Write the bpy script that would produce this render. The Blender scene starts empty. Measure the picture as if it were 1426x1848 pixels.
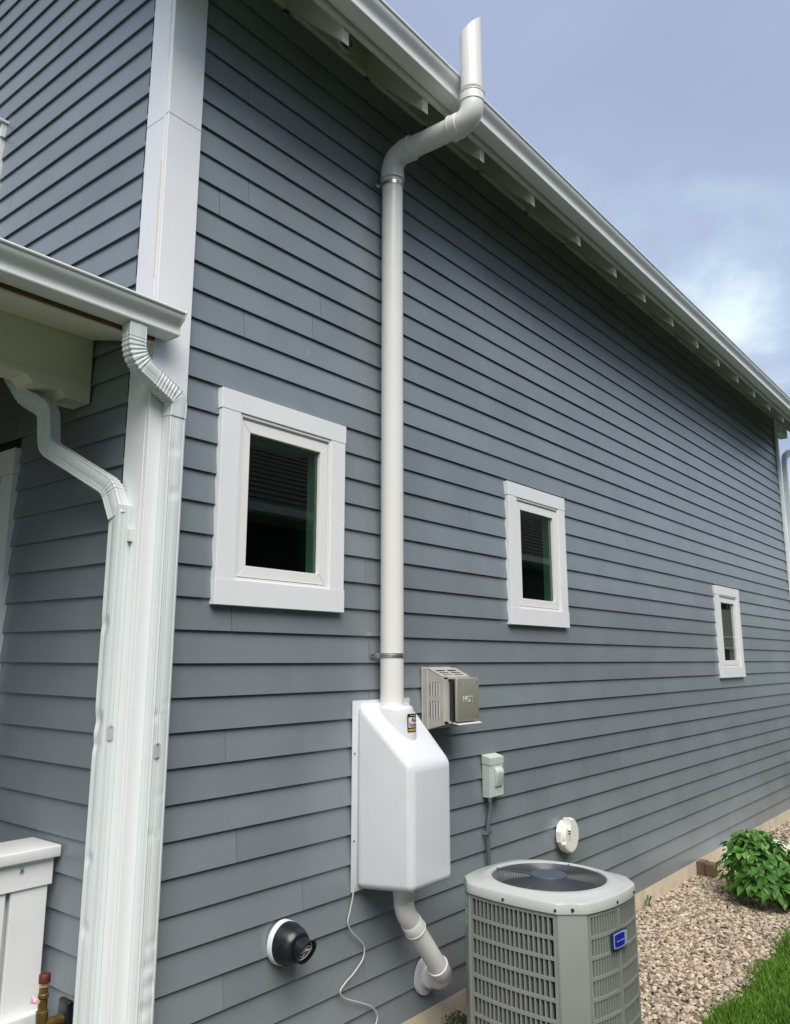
import bpy, bmesh, math, random
import numpy as np
from mathutils import Vector, Matrix
random.seed(7); np.random.seed(7)
SC = bpy.context.scene
COL = SC.collection
R = math.radians
PI = math.pi

# ------------------------------------------------------------------ camera
cam_d = bpy.data.cameras.new('camera'); cam = bpy.data.objects.new('camera', cam_d); COL.objects.link(cam)
yaw, pitch, roll = R(39.2246), R(11.5695), R(0.1803)
F = Vector((math.cos(yaw)*math.cos(pitch), math.sin(yaw)*math.cos(pitch), math.sin(pitch)))
r0 = Vector((math.sin(yaw), -math.cos(yaw), 0)); u0 = r0.cross(F)
RR = r0*math.cos(roll) + u0*math.sin(roll); UU = -r0*math.sin(roll) + u0*math.cos(roll)
M = Matrix((( RR.x, UU.x, -F.x, -1.7531), (RR.y, UU.y, -F.y, -2.5888), (RR.z, UU.z, -F.z, 1.7932), (0, 0, 0, 1)))
cam.matrix_world = M
cam_d.sensor_fit = 'HORIZONTAL'; cam_d.sensor_width = 36
cam_d.lens = 36*1465.28/1426
cam_d.shift_x = (713-691.36)/1426; cam_d.shift_y = (887.46-924)/1426
cam_d.clip_start = 0.05; cam_d.clip_end = 2000
SC.camera = cam

# ------------------------------------------------------------------ world: overcast, broken cloud deck
SUN_EL, SUN_AZ = 55, 228            # azimuth measured from +x, counterclockwise (direction towards the sun)
w = bpy.data.worlds.new("World"); SC.world = w; w.use_nodes = True
nt = w.node_tree; nt.nodes.clear()
def N(t, **k):
    n = nt.nodes.new(t)
    for a, b in k.items(): setattr(n, a, b)
    return n
out = N('ShaderNodeOutputWorld'); bg = N('ShaderNodeBackground'); bg.inputs[1].default_value = 0.1
sky = N('ShaderNodeTexSky', sky_type='NISHITA'); sky.sun_disc = False
sky.sun_elevation = R(SUN_EL); sky.sun_rotation = R(90-SUN_AZ)
tc = N('ShaderNodeTexCoord'); sep = N('ShaderNodeSeparateXYZ'); nt.links.new(tc.outputs['Generated'], sep.inputs[0])
az = N('ShaderNodeMath', operation='MAXIMUM'); nt.links.new(sep.outputs[2], az.inputs[0]); az.inputs[1].default_value = 0.0
ad = N('ShaderNodeMath', operation='ADD'); nt.links.new(az.outputs[0], ad.inputs[0]); ad.inputs[1].default_value = 0.22
dx = N('ShaderNodeMath', operation='DIVIDE'); nt.links.new(sep.outputs[0], dx.inputs[0]); nt.links.new(ad.outputs[0], dx.inputs[1])
dy = N('ShaderNodeMath', operation='DIVIDE'); nt.links.new(sep.outputs[1], dy.inputs[0]); nt.links.new(ad.outputs[0], dy.inputs[1])
cb = N('ShaderNodeCombineXYZ'); nt.links.new(dx.outputs[0], cb.inputs[0]); nt.links.new(dy.outputs[0], cb.inputs[1])
cb.inputs[2].default_value = 3.1
n1 = N('ShaderNodeTexNoise'); n1.inputs['Scale'].default_value = 2.1; n1.inputs['Detail'].default_value = 6; n1.inputs['Roughness'].default_value = 0.55; n1.inputs['Distortion'].default_value = 0.25
nt.links.new(cb.outputs[0], n1.inputs['Vector'])
hz = N('ShaderNodeMapRange'); nt.links.new(sep.outputs[2], hz.inputs[0]); hz.inputs[1].default_value = 0.60; hz.inputs[2].default_value = 0.05; hz.inputs[3].default_value = 0.0; hz.inputs[4].default_value = 0.28
am = N('ShaderNodeMapRange'); nt.links.new(sep.outputs[2], am.inputs[0]); am.inputs[1].default_value = 0.56; am.inputs[2].default_value = 0.36; am.inputs[3].default_value = 0.5; am.inputs[4].default_value = 1.45
nm = N('ShaderNodeMath', operation='SUBTRACT'); nt.links.new(n1.outputs[0], nm.inputs[0]); nm.inputs[1].default_value = 0.5
nm2 = N('ShaderNodeMath', operation='MULTIPLY'); nt.links.new(nm.outputs[0], nm2.inputs[0]); nt.links.new(am.outputs[0], nm2.inputs[1])
sm = N('ShaderNodeMath', operation='ADD'); nt.links.new(nm2.outputs[0], sm.inputs[0]); sm.inputs[1].default_value = 0.5
sm2 = N('ShaderNodeMath', operation='ADD'); nt.links.new(sm.outputs[0], sm2.inputs[0]); nt.links.new(hz.outputs[0], sm2.inputs[1])
rp = N('ShaderNodeValToRGB'); nt.links.new(sm2.outputs[0], rp.inputs[0])
e = rp.color_ramp.elements; e[0].position = 0.30; e[0].color = (0.34, 0.40, 0.57, 1); e[1].position = 0.86; e[1].color = (0.86, 1.0, 1.05, 1)
q = e.new(0.56); q.color = (0.40, 0.475, 0.66, 1); q = e.new(0.70); q.color = (0.52, 0.63, 0.80, 1)
vm = N('ShaderNodeVectorMath', operation='SCALE'); nt.links.new(rp.outputs[0], vm.inputs[0]); vm.inputs['Scale'].default_value = 6.7
mx = N('ShaderNodeMixRGB'); mx.inputs[0].default_value = 0.93
nt.links.new(sky.outputs[0], mx.inputs[1]); nt.links.new(vm.outputs[0], mx.inputs[2])
nt.links.new(mx.outputs[0], bg.inputs[0]); nt.links.new(bg.outputs[0], out.inputs[0])

sd = bpy.data.lights.new('sun', 'SUN'); sun = bpy.data.objects.new('sun', sd); COL.objects.link(sun)
sd.energy = 3.2; sd.angle = R(50); sd.color = (1.0, 0.94, 0.84)
S = Vector((math.cos(R(SUN_AZ))*math.cos(R(SUN_EL)), math.sin(R(SUN_AZ))*math.cos(R(SUN_EL)), math.sin(R(SUN_EL))))
sun.rotation_euler = S.to_track_quat('Z', 'Y').to_euler()
SC.view_settings.view_transform = 'Standard'; SC.view_settings.look = 'None'
SC.view_settings.gamma = 1; SC.view_settings.use_curve_mapping = False
SC.view_settings.exposure = 0.70

# ------------------------------------------------------------------ materials
def mat(name, col, rough=0.5, metal=0.0, var=0.06, scale=6.0, bump=0.0, bscale=60.0, spec=0.5, rnd=0.0, stretch=(1, 1, 1),
        dirt=None, dirt_amt=0.0, dirt_scale=3.0, coat=0.0, island=False):
    m = bpy.data.materials.new(name); m.use_nodes = True
    t = m.node_tree; b = t.nodes['Principled BSDF']
    b.inputs['Roughness'].default_value = rough; b.inputs['Metallic'].default_value = metal
    b.inputs['Specular IOR Level'].default_value = spec; b.inputs['Coat Weight'].default_value = coat
    c = t.nodes.new('ShaderNodeTexCoord'); mp = t.nodes.new('ShaderNodeMapping'); mp.inputs['Scale'].default_value = stretch
    g = t.nodes.new('ShaderNodeNewGeometry')
    t.links.new(g.outputs['Position'], mp.inputs[0])
    n = t.nodes.new('ShaderNodeTexNoise'); n.inputs['Scale'].default_value = scale; n.inputs['Detail'].default_value = 5
    t.links.new(mp.outputs[0], n.inputs['Vector'])
    r = t.nodes.new('ShaderNodeMapRange'); r.inputs[1].default_value = 0.25; r.inputs[2].default_value = 0.75
    r.inputs[3].default_value = 1-var; r.inputs[4].default_value = 1+var
    t.links.new(n.outputs[0], r.inputs[0])
    val = r.outputs[0]
    if rnd:
        src = g.outputs['Random Per Island'] if island else None
        if src is None:
            oi = t.nodes.new('ShaderNodeObjectInfo'); src = oi.outputs['Random']
        r2 = t.nodes.new('ShaderNodeMapRange'); r2.inputs[3].default_value = 1-rnd; r2.inputs[4].default_value = 1+rnd
        t.links.new(src, r2.inputs[0])
        mu = t.nodes.new('ShaderNodeMath'); mu.operation = 'MULTIPLY'
        t.links.new(val, mu.inputs[0]); t.links.new(r2.outputs[0], mu.inputs[1]); val = mu.outputs[0]
    v = t.nodes.new('ShaderNodeVectorMath'); v.operation = 'SCALE'; v.inputs[0].default_value = col[:3]
    t.links.new(val, v.inputs['Scale']); last = v.outputs[0]
    if dirt:
        n2 = t.nodes.new('ShaderNodeTexNoise'); n2.inputs['Scale'].default_value = dirt_scale; n2.inputs['Detail'].default_value = 8; n2.inputs['Roughness'].default_value = 0.65
        t.links.new(mp.outputs[0], n2.inputs['Vector'])
        r3 = t.nodes.new('ShaderNodeMapRange'); r3.inputs[1].default_value = 0.5; r3.inputs[2].default_value = 0.72; r3.inputs[4].default_value = dirt_amt
        t.links.new(n2.outputs[0], r3.inputs[0])
        x = t.nodes.new('ShaderNodeMixRGB'); x.inputs[2].default_value = (*dirt, 1)
        t.links.new(r3.outputs[0], x.inputs[0]); t.links.new(last, x.inputs[1]); last = x.outputs[0]
    t.links.new(last, b.inputs['Base Color'])
    if bump:
        n3 = t.nodes.new('ShaderNodeTexNoise'); n3.inputs['Scale'].default_value = bscale; n3.inputs['Detail'].default_value = 4
        t.links.new(mp.outputs[0], n3.inputs['Vector'])
        bp = t.nodes.new('ShaderNodeBump'); bp.inputs['Strength'].default_value = bump; bp.inputs['Distance'].default_value = 0.004
        t.links.new(n3.outputs[0], bp.inputs['Height']); t.links.new(bp.outputs[0], b.inputs['Normal'])
    return m

MT = {}
MT['siding'] = mat('slate_paint', (0.186, 0.219, 0.243), 0.32, var=0.11, scale=2.2, bump=0.10, bscale=9, rnd=0.07, dirt=(0.235, 0.272, 0.30), dirt_amt=0.45, dirt_scale=1.7, spec=0.8)
_t = MT['siding'].node_tree; _b = _t.nodes['Principled BSDF']; _src = _b.inputs['Base Color'].links[0].from_socket
_g = _t.nodes.new('ShaderNodeNewGeometry'); _n = _t.nodes.new('ShaderNodeTexNoise'); _n.inputs['Scale'].default_value = 17; _n.inputs['Detail'].default_value = 3; _n.inputs['Distortion'].default_value = 1.2
_t.links.new(_g.outputs['Position'], _n.inputs['Vector'])
_r = _t.nodes.new('ShaderNodeMapRange'); _r.inputs[1].default_value = 0.735; _r.inputs[2].default_value = 0.80; _r.inputs[4].default_value = 0.5; _t.links.new(_n.outputs[0], _r.inputs[0])
_x = _t.nodes.new('ShaderNodeMixRGB'); _x.inputs[2].default_value = (0.42, 0.44, 0.46, 1); _t.links.new(_r.outputs[0], _x.inputs[0]); _t.links.new(_src, _x.inputs[1]); 
_s = _t.nodes.new('ShaderNodeSeparateXYZ'); _t.links.new(_g.outputs['Position'], _s.inputs[0])
_z = _t.nodes.new('ShaderNodeMapRange'); _z.inputs[1].default_value = 0.62; _z.inputs[2].default_value = 0.12; _z.inputs[4].default_value = 0.62; _t.links.new(_s.outputs[2], _z.inputs[0])
_n2 = _t.nodes.new('ShaderNodeTexNoise'); _n2.inputs['Scale'].default_value = 14; _n2.inputs['Detail'].default_value = 8; _n2.inputs['Roughness'].default_value = 0.7; _t.links.new(_g.outputs['Position'], _n2.inputs['Vector'])
_r2 = _t.nodes.new('ShaderNodeMapRange'); _r2.inputs[1].default_value = 0.45; _r2.inputs[2].default_value = 0.7; _t.links.new(_n2.outputs[0], _r2.inputs[0])
_m = _t.nodes.new('ShaderNodeMath'); _m.operation = 'MULTIPLY'; _t.links.new(_z.outputs[0], _m.inputs[0]); _t.links.new(_r2.outputs[0], _m.inputs[1])
_y = _t.nodes.new('ShaderNodeMixRGB'); _y.inputs[2].default_value = (0.24, 0.22, 0.18, 1); _t.links.new(_m.outputs[0], _y.inputs[0]); _t.links.new(_x.outputs[0], _y.inputs[1]); _t.links.new(_y.outputs[0], _b.inputs['Base Color'])
MT['sheath'] = mat('sheathing', (0.02, 0.022, 0.026), 0.9)
MT['trim'] = mat('white_trim_paint', (0.78, 0.80, 0.83), 0.42, var=0.02, scale=3, bump=0.06, bscale=30, dirt=(0.62, 0.64, 0.66), dirt_amt=0.22, dirt_scale=5)
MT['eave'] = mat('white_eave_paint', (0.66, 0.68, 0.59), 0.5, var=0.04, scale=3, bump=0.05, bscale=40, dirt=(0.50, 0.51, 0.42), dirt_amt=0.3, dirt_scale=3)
MT['gutter'] = mat('white_aluminium', (0.78, 0.80, 0.79), 0.27, var=0.02, scale=4, dirt=(0.6, 0.6, 0.55), dirt_amt=0.15, dirt_scale=4, bump=0.03, bscale=15)
MT['downspout'] = mat('white_aluminium_downspout', (0.64, 0.69, 0.70), 0.34, var=0.03, scale=4, dirt=(0.58, 0.60, 0.58), dirt_amt=0.28, dirt_scale=6, bump=0.05, bscale=20)
MT['pvc'] = mat('white_pvc', (0.72, 0.72, 0.70), 0.30, var=0.02, scale=3, dirt=(0.68, 0.65, 0.56), dirt_amt=0.25, dirt_scale=4)
MT['cover'] = mat('white_abs_cover', (0.61, 0.625, 0.67), 0.30, var=0.02, scale=3, coat=0.2, dirt=(0.48, 0.47, 0.45), dirt_amt=0.22, dirt_scale=7, bump=0.03, bscale=25)
MT['vinyl'] = mat('white_vinyl', (0.80, 0.80, 0.79), 0.35, var=0.02)
MT['black'] = mat('black_plastic', (0.006, 0.008, 0.014), 0.30, var=0.1, scale=20, dirt=(0.03, 0.035, 0.045), dirt_amt=0.4, dirt_scale=25)
MT['porchpaint'] = mat('cream_porch_paint', (0.84, 0.82, 0.70), 0.5, var=0.04, scale=3, bump=0.08, bscale=40, dirt=(0.66, 0.62, 0.48), dirt_amt=0.35, dirt_scale=5)
MT['dark'] = mat('dark_interior', (0.010, 0.011, 0.012), 0.8)
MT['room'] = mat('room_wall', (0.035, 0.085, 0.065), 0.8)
MT['steel'] = mat('zinc_steel', (0.55, 0.56, 0.56), 0.32, metal=0.9, var=0.1, scale=30)
MT['plate'] = mat('dull_painted_plate', (0.46, 0.45, 0.45), 0.5)
MT['hot'] = mat('stainless_plate', (0.42, 0.42, 0.34), 0.50, metal=0.55, var=0.06, scale=12, bump=0.1, bscale=30)
MT['alu'] = mat('cast_aluminium', (0.56, 0.55, 0.51), 0.42, metal=0.35, var=0.08, scale=12, dirt=(0.40, 0.36, 0.30), dirt_amt=0.4, dirt_scale=14)
MT['beigecaulk'] = mat('beige_caulk', (0.68, 0.60, 0.52), 0.8)
MT['acgray'] = mat('condenser_paint', (0.225, 0.24, 0.225), 0.40, var=0.05, scale=5, dirt=(0.26, 0.26, 0.22), dirt_amt=0.3, dirt_scale=7)
MT['aclight'] = mat('condenser_cap_paint', (0.40, 0.42, 0.42), 0.33, var=0.03, scale=5, dirt=(0.36, 0.37, 0.35), dirt_amt=0.25, dirt_scale=9)
MT['coil'] = mat('coil', (0.02, 0.022, 0.022), 0.6)
MT['wire'] = mat('guard_wire', (0.045, 0.055, 0.065), 0.35)
MT['hub'] = mat('fan_hub', (0.055, 0.075, 0.10), 0.38, var=0.05)
MT['boxgray'] = mat('disconnect_paint', (0.50, 0.56, 0.53), 0.42, var=0.03, dirt=(0.38, 0.42, 0.4), dirt_amt=0.3, dirt_scale=14)
MT['conduit'] = mat('painted_conduit', (0.09, 0.115, 0.135), 0.4)
MT['offwhite'] = mat('offwhite_plastic', (0.74, 0.745, 0.70), 0.4, var=0.02)
MT['concrete'] = mat('foundation_parging', (0.60, 0.52, 0.40), 0.9, var=0.10, scale=5, bump=0.4, bscale=40, dirt=(0.36, 0.31, 0.22), dirt_amt=0.6, dirt_scale=6)
MT['pad'] = mat('pad_plastic', (0.17, 0.19, 0.21), 0.8, var=0.12, scale=30, bump=0.3, bscale=90)
MT['slab'] = mat('pale_slab', (0.50, 0.52, 0.53), 0.85, var=0.08, bump=0.3, bscale=70)
MT['wood'] = mat('brown_timber', (0.13, 0.085, 0.055), 0.85, var=0.3, scale=18, stretch=(1, 1, 0.2), bump=0.6, bscale=50)
MT['redwood'] = mat('raw_red_wood', (0.18, 0.06, 0.035), 0.8, var=0.25, scale=20)
MT['stone'] = mat('gravel_stone', (0.325, 0.268, 0.205), 0.85, var=0.22, scale=45, rnd=0.72, island=True, bump=0.3, bscale=120)
MT['bigstone'] = mat('pale_stone', (0.52, 0.50, 0.40), 0.85, var=0.12, scale=18, bump=0.5, bscale=60)
MT['soil'] = mat('gravel_bed_soil', (0.045, 0.034, 0.026), 0.95, var=0.4, scale=30)
MT['lawnsoil'] = mat('lawn_ground', (0.025, 0.06, 0.010), 0.95, var=0.3, scale=8)
MT['grass'] = mat('grass_blades', (0.085, 0.20, 0.012), 0.6, var=0.3, scale=5, rnd=0.4, island=True)
MT['brass'] = mat('brass', (0.16, 0.105, 0.035), 0.42, metal=0.6, var=0.3, scale=40)
MT['copper'] = mat('red_cap', (0.085, 0.014, 0.008), 0.5, var=0.3, scale=40)
MT['ring'] = mat('copper_ring', (0.75, 0.50, 0.33), 0.3, metal=0.6)
MT['pink'] = mat('pink_petal', (0.70, 0.42, 0.46), 0.6)
MT['shingle'] = mat('shingle', (0.075, 0.068, 0.060), 0.95, var=0.35, scale=30)
MT['nwall'] = mat('neighbour_siding', (0.045, 0.060, 0.052), 0.7)
MT['red'] = mat('purple_red_print', (0.16, 0.01, 0.07), 0.4)
MT['blackprint'] = mat('black_print', (0.01, 0.01, 0.012), 0.4)
MT['labelwhite'] = mat('label_pink_white', (0.72, 0.64, 0.72), 0.35)
MT['yellow'] = mat('label_gold', (0.40, 0.33, 0.07), 0.4)
MT['blue'] = mat('badge_blue', (0.008, 0.015, 0.32), 0.25, var=0.01)
MT['navy'] = mat('badge_navy', (0.01, 0.03, 0.06), 0.3)
MT['silver'] = mat('badge_silver', (0.42, 0.47, 0.60), 0.3, metal=0.3)
MT['shade'] = mat('window_shade', (0.42, 0.39, 0.32), 0.8, var=0.2, scale=20, stretch=(1, 1, 4))
MT['door'] = mat('door_paint', (0.10, 0.06, 0.045), 0.5)
MT['spider'] = mat('spider_black', (0.01, 0.008, 0.008), 0.5)
MT['cable'] = mat('grey_cable', (0.42, 0.46, 0.46), 0.45)
MT['moss'] = mat('moss', (0.045, 0.06, 0.02), 0.9, var=0.5, scale=60, rnd=0.3, island=True)
# leaves: slight translucency
def leafmat(name, c1, c2):
    m = mat(name, c1, 0.42, var=0.18, scale=9, rnd=0.30, island=True)
    t = m.node_tree; b = t.nodes['Principled BSDF']; o = t.nodes['Material Output']
    tr = t.nodes.new('ShaderNodeBsdfTranslucent'); tr.inputs[0].default_value = (*c2, 1)
    x = t.nodes.new('ShaderNodeMixShader'); x.inputs[0].default_value = 0.28
    t.links.new(b.outputs[0], x.inputs[1]); t.links.new(tr.outputs[0], x.inputs[2]); t.links.new(x.outputs[0], o.inputs[0])
    return m
MT['leaf'] = leafmat('leaf_green', (0.050, 0.15, 0.020), (0.14, 0.34, 0.03))
MT['leaf2'] = leafmat('leaf_light', (0.12, 0.25, 0.055), (0.2, 0.4, 0.05))
# glass
g = bpy.data.materials.new('window_glass'); g.use_nodes = True; b = g.node_tree.nodes['Principled BSDF']
b.inputs['Base Color'].default_value = (0.30, 0.52, 0.42, 1); b.inputs['Roughness'].default_value = 0.0
b.inputs['Transmission Weight'].default_value = 1.0; b.inputs['IOR'].default_value = 1.60
MT['glass'] = g
g2 = g.copy(); g2.name = 'clear_glass'; g2.node_tree.nodes['Principled BSDF'].inputs['Base Color'].default_value = (0.85, 0.92, 0.88, 1); MT['glass2'] = g2

# ------------------------------------------------------------------ mesh helpers
class MB:
    def __init__(s): s.v = []; s.f = []; s.m = []; s.cur = 0
    def add(s, vs, fs):
        o = len(s.v); s.v += [tuple(v) for v in vs]; s.f += [tuple(i+o for i in f) for f in fs]; s.m += [s.cur]*len(fs); return s
    def box(s, x0, x1, y0, y1, z0, z1):
        x0, x1 = sorted((x0, x1)); y0, y1 = sorted((y0, y1)); z0, z1 = sorted((z0, z1))
        return s.add([(x0,y0,z0),(x1,y0,z0),(x1,y1,z0),(x0,y1,z0),(x0,y0,z1),(x1,y0,z1),(x1,y1,z1),(x0,y1,z1)],
                     [(0,3,2,1),(4,5,6,7),(0,1,5,4),(1,2,6,5),(2,3,7,6),(3,0,4,7)])
    def prism(s, poly, axis, a0, a1):
        # poly in the two other axes: axis x -> (y,z); y -> (x,z); z -> (x,y)
        def P(p, a): return {'x': (a, p[0], p[1]), 'y': (p[0], a, p[1]), 'z': (p[0], p[1], a)}[axis]
        n = len(poly); vs = [P(p, a0) for p in poly] + [P(p, a1) for p in poly]
        fs = [tuple(range(n))[::-1], tuple(range(n, 2*n))] + [(i, (i+1) % n, n+(i+1) % n, n+i) for i in range(n)]
        return s.add(vs, fs)
    def rings(s, rings, cap0=True, cap1=True, closed=True):
        n = len(rings[0]); vs = [v for r in rings for v in r]; fs = []
        for i in range(len(rings)-1):
            for j in range(n if closed else n-1):
                k = (j+1) % n
                fs.append((i*n+j, i*n+k, (i+1)*n+k, (i+1)*n+j))
        if cap0: fs.append(tuple(range(n))[::-1])
        if cap1: fs.append(tuple(range((len(rings)-1)*n, len(rings)*n)))
        return s.add(vs, fs)
    def tube(s, path, rad, seg=24, cap=True):
        path = [Vector(p) for p in path]; n = len(path)
        rad = rad if isinstance(rad, (list, tuple)) else [rad]*n
        T = [(path[min(i+1, n-1)]-path[max(i-1, 0)]).normalized() for i in range(n)]
        a = T[0].orthogonal().normalized(); rs = []
        for i in range(n):
            a = (a - T[i]*a.dot(T[i])).normalized(); bb = T[i].cross(a)
            rs.append([path[i]+(a*math.cos(2*PI*k/seg)+bb*math.sin(2*PI*k/seg))*rad[i] for k in range(seg)])
        return s.rings(rs, cap, cap)
    def cyl(s, p0, p1, r0_, r1_=None, seg=32):
        return s.tube([p0, p1], [r0_, r1_ if r1_ is not None else r0_], seg)
def link(name, mb, ms, parent=None, smooth=False, bevel=0, segs=2, auto=None, fix=True):
    me = bpy.data.meshes.new(name); me.from_pydata(mb.v, [], mb.f)
    ms = ms if isinstance(ms, (list, tuple)) else [ms]
    for m in ms: me.materials.append(MT[m])
    if len(ms) > 1: me.polygons.foreach_set('material_index', mb.m)
    if fix or bevel:
        bm = bmesh.new(); bm.from_mesh(me)
        bmesh.ops.recalc_face_normals(bm, faces=bm.faces)
        if bevel:
            es = [e_ for e_ in bm.edges if len(e_.link_faces) == 2 and e_.calc_face_angle(0) > 0.5]
            bmesh.ops.bevel(bm, geom=es, offset=bevel, segments=segs, profile=0.5, affect='EDGES')
        bm.to_mesh(me); bm.free()
    if smooth:
        me.polygons.foreach_set('use_smooth', [True]*len(me.polygons))
        me.set_sharp_from_angle(angle=R(auto if auto else 40))
    o = bpy.data.objects.new(name, me); COL.objects.link(o)
    if parent is not None: o.parent = parent
    return o
def tag(o, label, cat=None, group=None):
    o['label'] = label
    if cat: o['category'] = cat
    if group: o['group'] = group
    return o
def empty(name, loc, label, cat, group=None):
    o = bpy.data.objects.new(name, None); COL.objects.link(o); o.location = loc; o.empty_display_size = 0.1
    o.matrix_world = Matrix.Translation(loc)
    return tag(o, label, cat, group)
def kid(o, p):          # parent keeping the world-space mesh where it is
    o.parent = p; o.matrix_parent_inverse = p.matrix_world.inverted(); return o
def part(name, mb, ms, p, **k):
    o = link(name, mb, ms, None, **k)
    wm = Matrix.Identity(4); q_ = p
    o.parent = p
    # accumulate the parent's world translation (parents are only translated or identity)
    tr = Vector((0, 0, 0))
    while q_ is not None: tr += q_.location; q_ = q_.parent
    o.location = -tr + Vector((0, 0, 0))
    return o
def fillet(pts, rad, n=10):
    pts = [Vector(p) for p in pts]; o = [pts[0]]
    for i in range(1, len(pts)-1):
        a, b_, c = pts[i-1], pts[i], pts[i+1]
        r_ = rad[i-1] if isinstance(rad, (list, tuple)) else rad
        d1, d2 = (a-b_).normalized(), (c-b_).normalized(); ang = d1.angle(d2)
        kk = 0.95 if len(pts) == 3 else 0.49
        t = min(r_/math.tan(ang/2), (a-b_).length*kk, (c-b_).length*kk)
        p, q_ = b_+d1*t, b_+d2*t
        for k in range(n+1):
            s_ = k/n; o.append(p*(1-s_)**2 + b_*2*s_*(1-s_) + q_*s_*s_)
    o.append(pts[-1]); return o
def text_obj(txt, size, matname, parent, M4, depth=0.001, name='lettering'):
    cu = bpy.data.curves.new(name, 'FONT'); cu.body = txt; cu.size = size; cu.extrude = depth; cu.align_x = 'CENTER'; cu.align_y = 'CENTER'
    cu.resolution_u = 3
    tmp = bpy.data.objects.new('tmp', cu); COL.objects.link(tmp)
    dg = bpy.context.evaluated_depsgraph_get(); me = bpy.data.meshes.new_from_object(tmp.evaluated_get(dg))
    bpy.data.objects.remove(tmp); bpy.data.curves.remove(cu)
    me.transform(M4); me.materials.clear(); me.materials.append(MT[matname]); me.name = name
    o = bpy.data.objects.new(name, me); COL.objects.link(o)
    tr = Vector((0, 0, 0)); q_ = parent
    while q_ is not None: tr += q_.location; q_ = q_.parent
    o.parent = parent; o.location = -tr
    return o
E_ = 0.127
def zk(k): return 0.12+(35-k)*E_

# ------------------------------------------------------------------ ground
def structure(name, mb, m, **k):
    o = link(name, mb, m, None, **k); o['kind'] = 'structure'; return o
GX0, GX1 = -6.0, 16.0
gm = MB(); gm.add([(-150, -150, -0.012), (150, -150, -0.012), (150, 150, -0.012), (-150, 150, -0.012)], [(0, 1, 2, 3)])
structure('ground', gm, 'lawnsoil')
def grass_edge(x): return -1.02 - 0.035*math.sin(x*1.3) - 0.02*math.sin(x*4.1)
gb = MB(); xs = np.linspace(GX0, GX1, 89)
gb.add([(x, 0.0, 0.0) for x in xs] + [(x, grass_edge(x)-0.02, -0.004) for x in xs], [(i, i+1, 89+i+1, 89+i) for i in range(88)])
structure('gravel_bed', gb, 'soil')

# ------------------------------------------------------------------ HOUSE
house = empty('house', (0, 0, 0), 'slate blue house with white corner trim, long lap siding side wall and bracketed eave', 'house')
XL, XR = 0.149, 9.716
# walls (sheathing behind the boards)
sw = part('side_wall', MB().box(0.0, 9.80, 0.022, 0.16, 0.10, 5.02).box(0.0, 9.8, 0.022, 0.16, 0.0, 0.1), 'sheath', house)
wall_poly = [(0.165, 0.1), (6.8, 0.1), (6.8, 5.0), (3.5, 8.2), (0.165, 5.10)]
fwm = MB(); fwm.prism(wall_poly, 'x', 0.022, 0.16); fw = part('front_wall', fwm, 'sheath', house)
part('back_wall', MB().box(0.16, 9.8, 6.7, 6.8, 0, 5.0).box(9.7, 9.8, 0.16, 6.7, 0, 5.0), 'siding', house)
def board(mb, along, a0, a1, k, z1=None, j=0.0, z0=None):
    zb = zk(k) if z0 is None else z0; zt = zb+E_+0.02 if z1 is None else z1
    t = 0.0072; lip = -0.002-j; sl = 0.0122/E_
    top = lip+sl*(zt-zb)
    poly = [(lip, zb), (lip+t, zb), (top+t, zt), (top, zt)]
    mb.prism(poly, 'x', a0, a1) if along == 'x' else mb.add(*_fr(poly, a0, a1))
def _fr(poly, a0, a1):
    n = 4; vs = [(p[0], a0, p[1]) for p in poly] + [(p[0], a1, p[1]) for p in poly]
    return vs, [(0,1,2,3), (7,6,5,4)] + [(i, (i+1) % n, n+(i+1) % n, n+i) for i in range(n)]
WIN = [(0.335, 1.100, 2.000, 2.903), (2.640, 3.410, 1.998, 2.897), (6.640, 7.410, 1.612, 2.517)]
known = {5: .45, 6: .287, 7: 2.487, 10: .454, 11: 2.48, 20: .449, 24: .443, 27: .52, 34: 1.9, 30: 3.1, -1: 9.373, 12: 3.5, 15: 5.9}
rb = random.Random(3)
for k in range(-3, 35+1):
    if k == 35: break
    off = known.get(k, rb.choice([0.45, 1.67, 2.48, 3.1, 0.9, 1.3])+rb.uniform(-0.04, 0.04))
    cuts = [XL-0.006]; x = off-3.66
    while x < XR:
        if x > XL+0.05 and x < XR-0.1: cuts.append(x)
        x += 3.66
    cuts.append(XR)
    segs = [(cuts[i]+0.0013, cuts[i+1]-0.0013) for i in range(len(cuts)-1)]
    z0, z1 = zk(k+1), zk(k)          # board k hangs from joint line k+1 (its lip) to line k
    for (wx0, wx1, wz0, wz1) in WIN:
        if min(z1, wz1)-max(z0, wz0) > 0.055:
            ns = []
            for a, b_ in segs:
                if b_ <= wx0 or a >= wx1: ns.append((a, b_)); continue
                if a < wx0: ns.append((a, wx0+0.004))
                if b_ > wx1: ns.append((wx1-0.004, b_))
            segs = ns
    for a, b_ in segs:
        mb = MB(); board(mb, 'x', a, b_, k+1, j=rb.uniform(0, 0.0010), z1=min(zk(k+1)+E_+0.02, 4.972))
        part('siding_board', mb, 'siding', sw)
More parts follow.
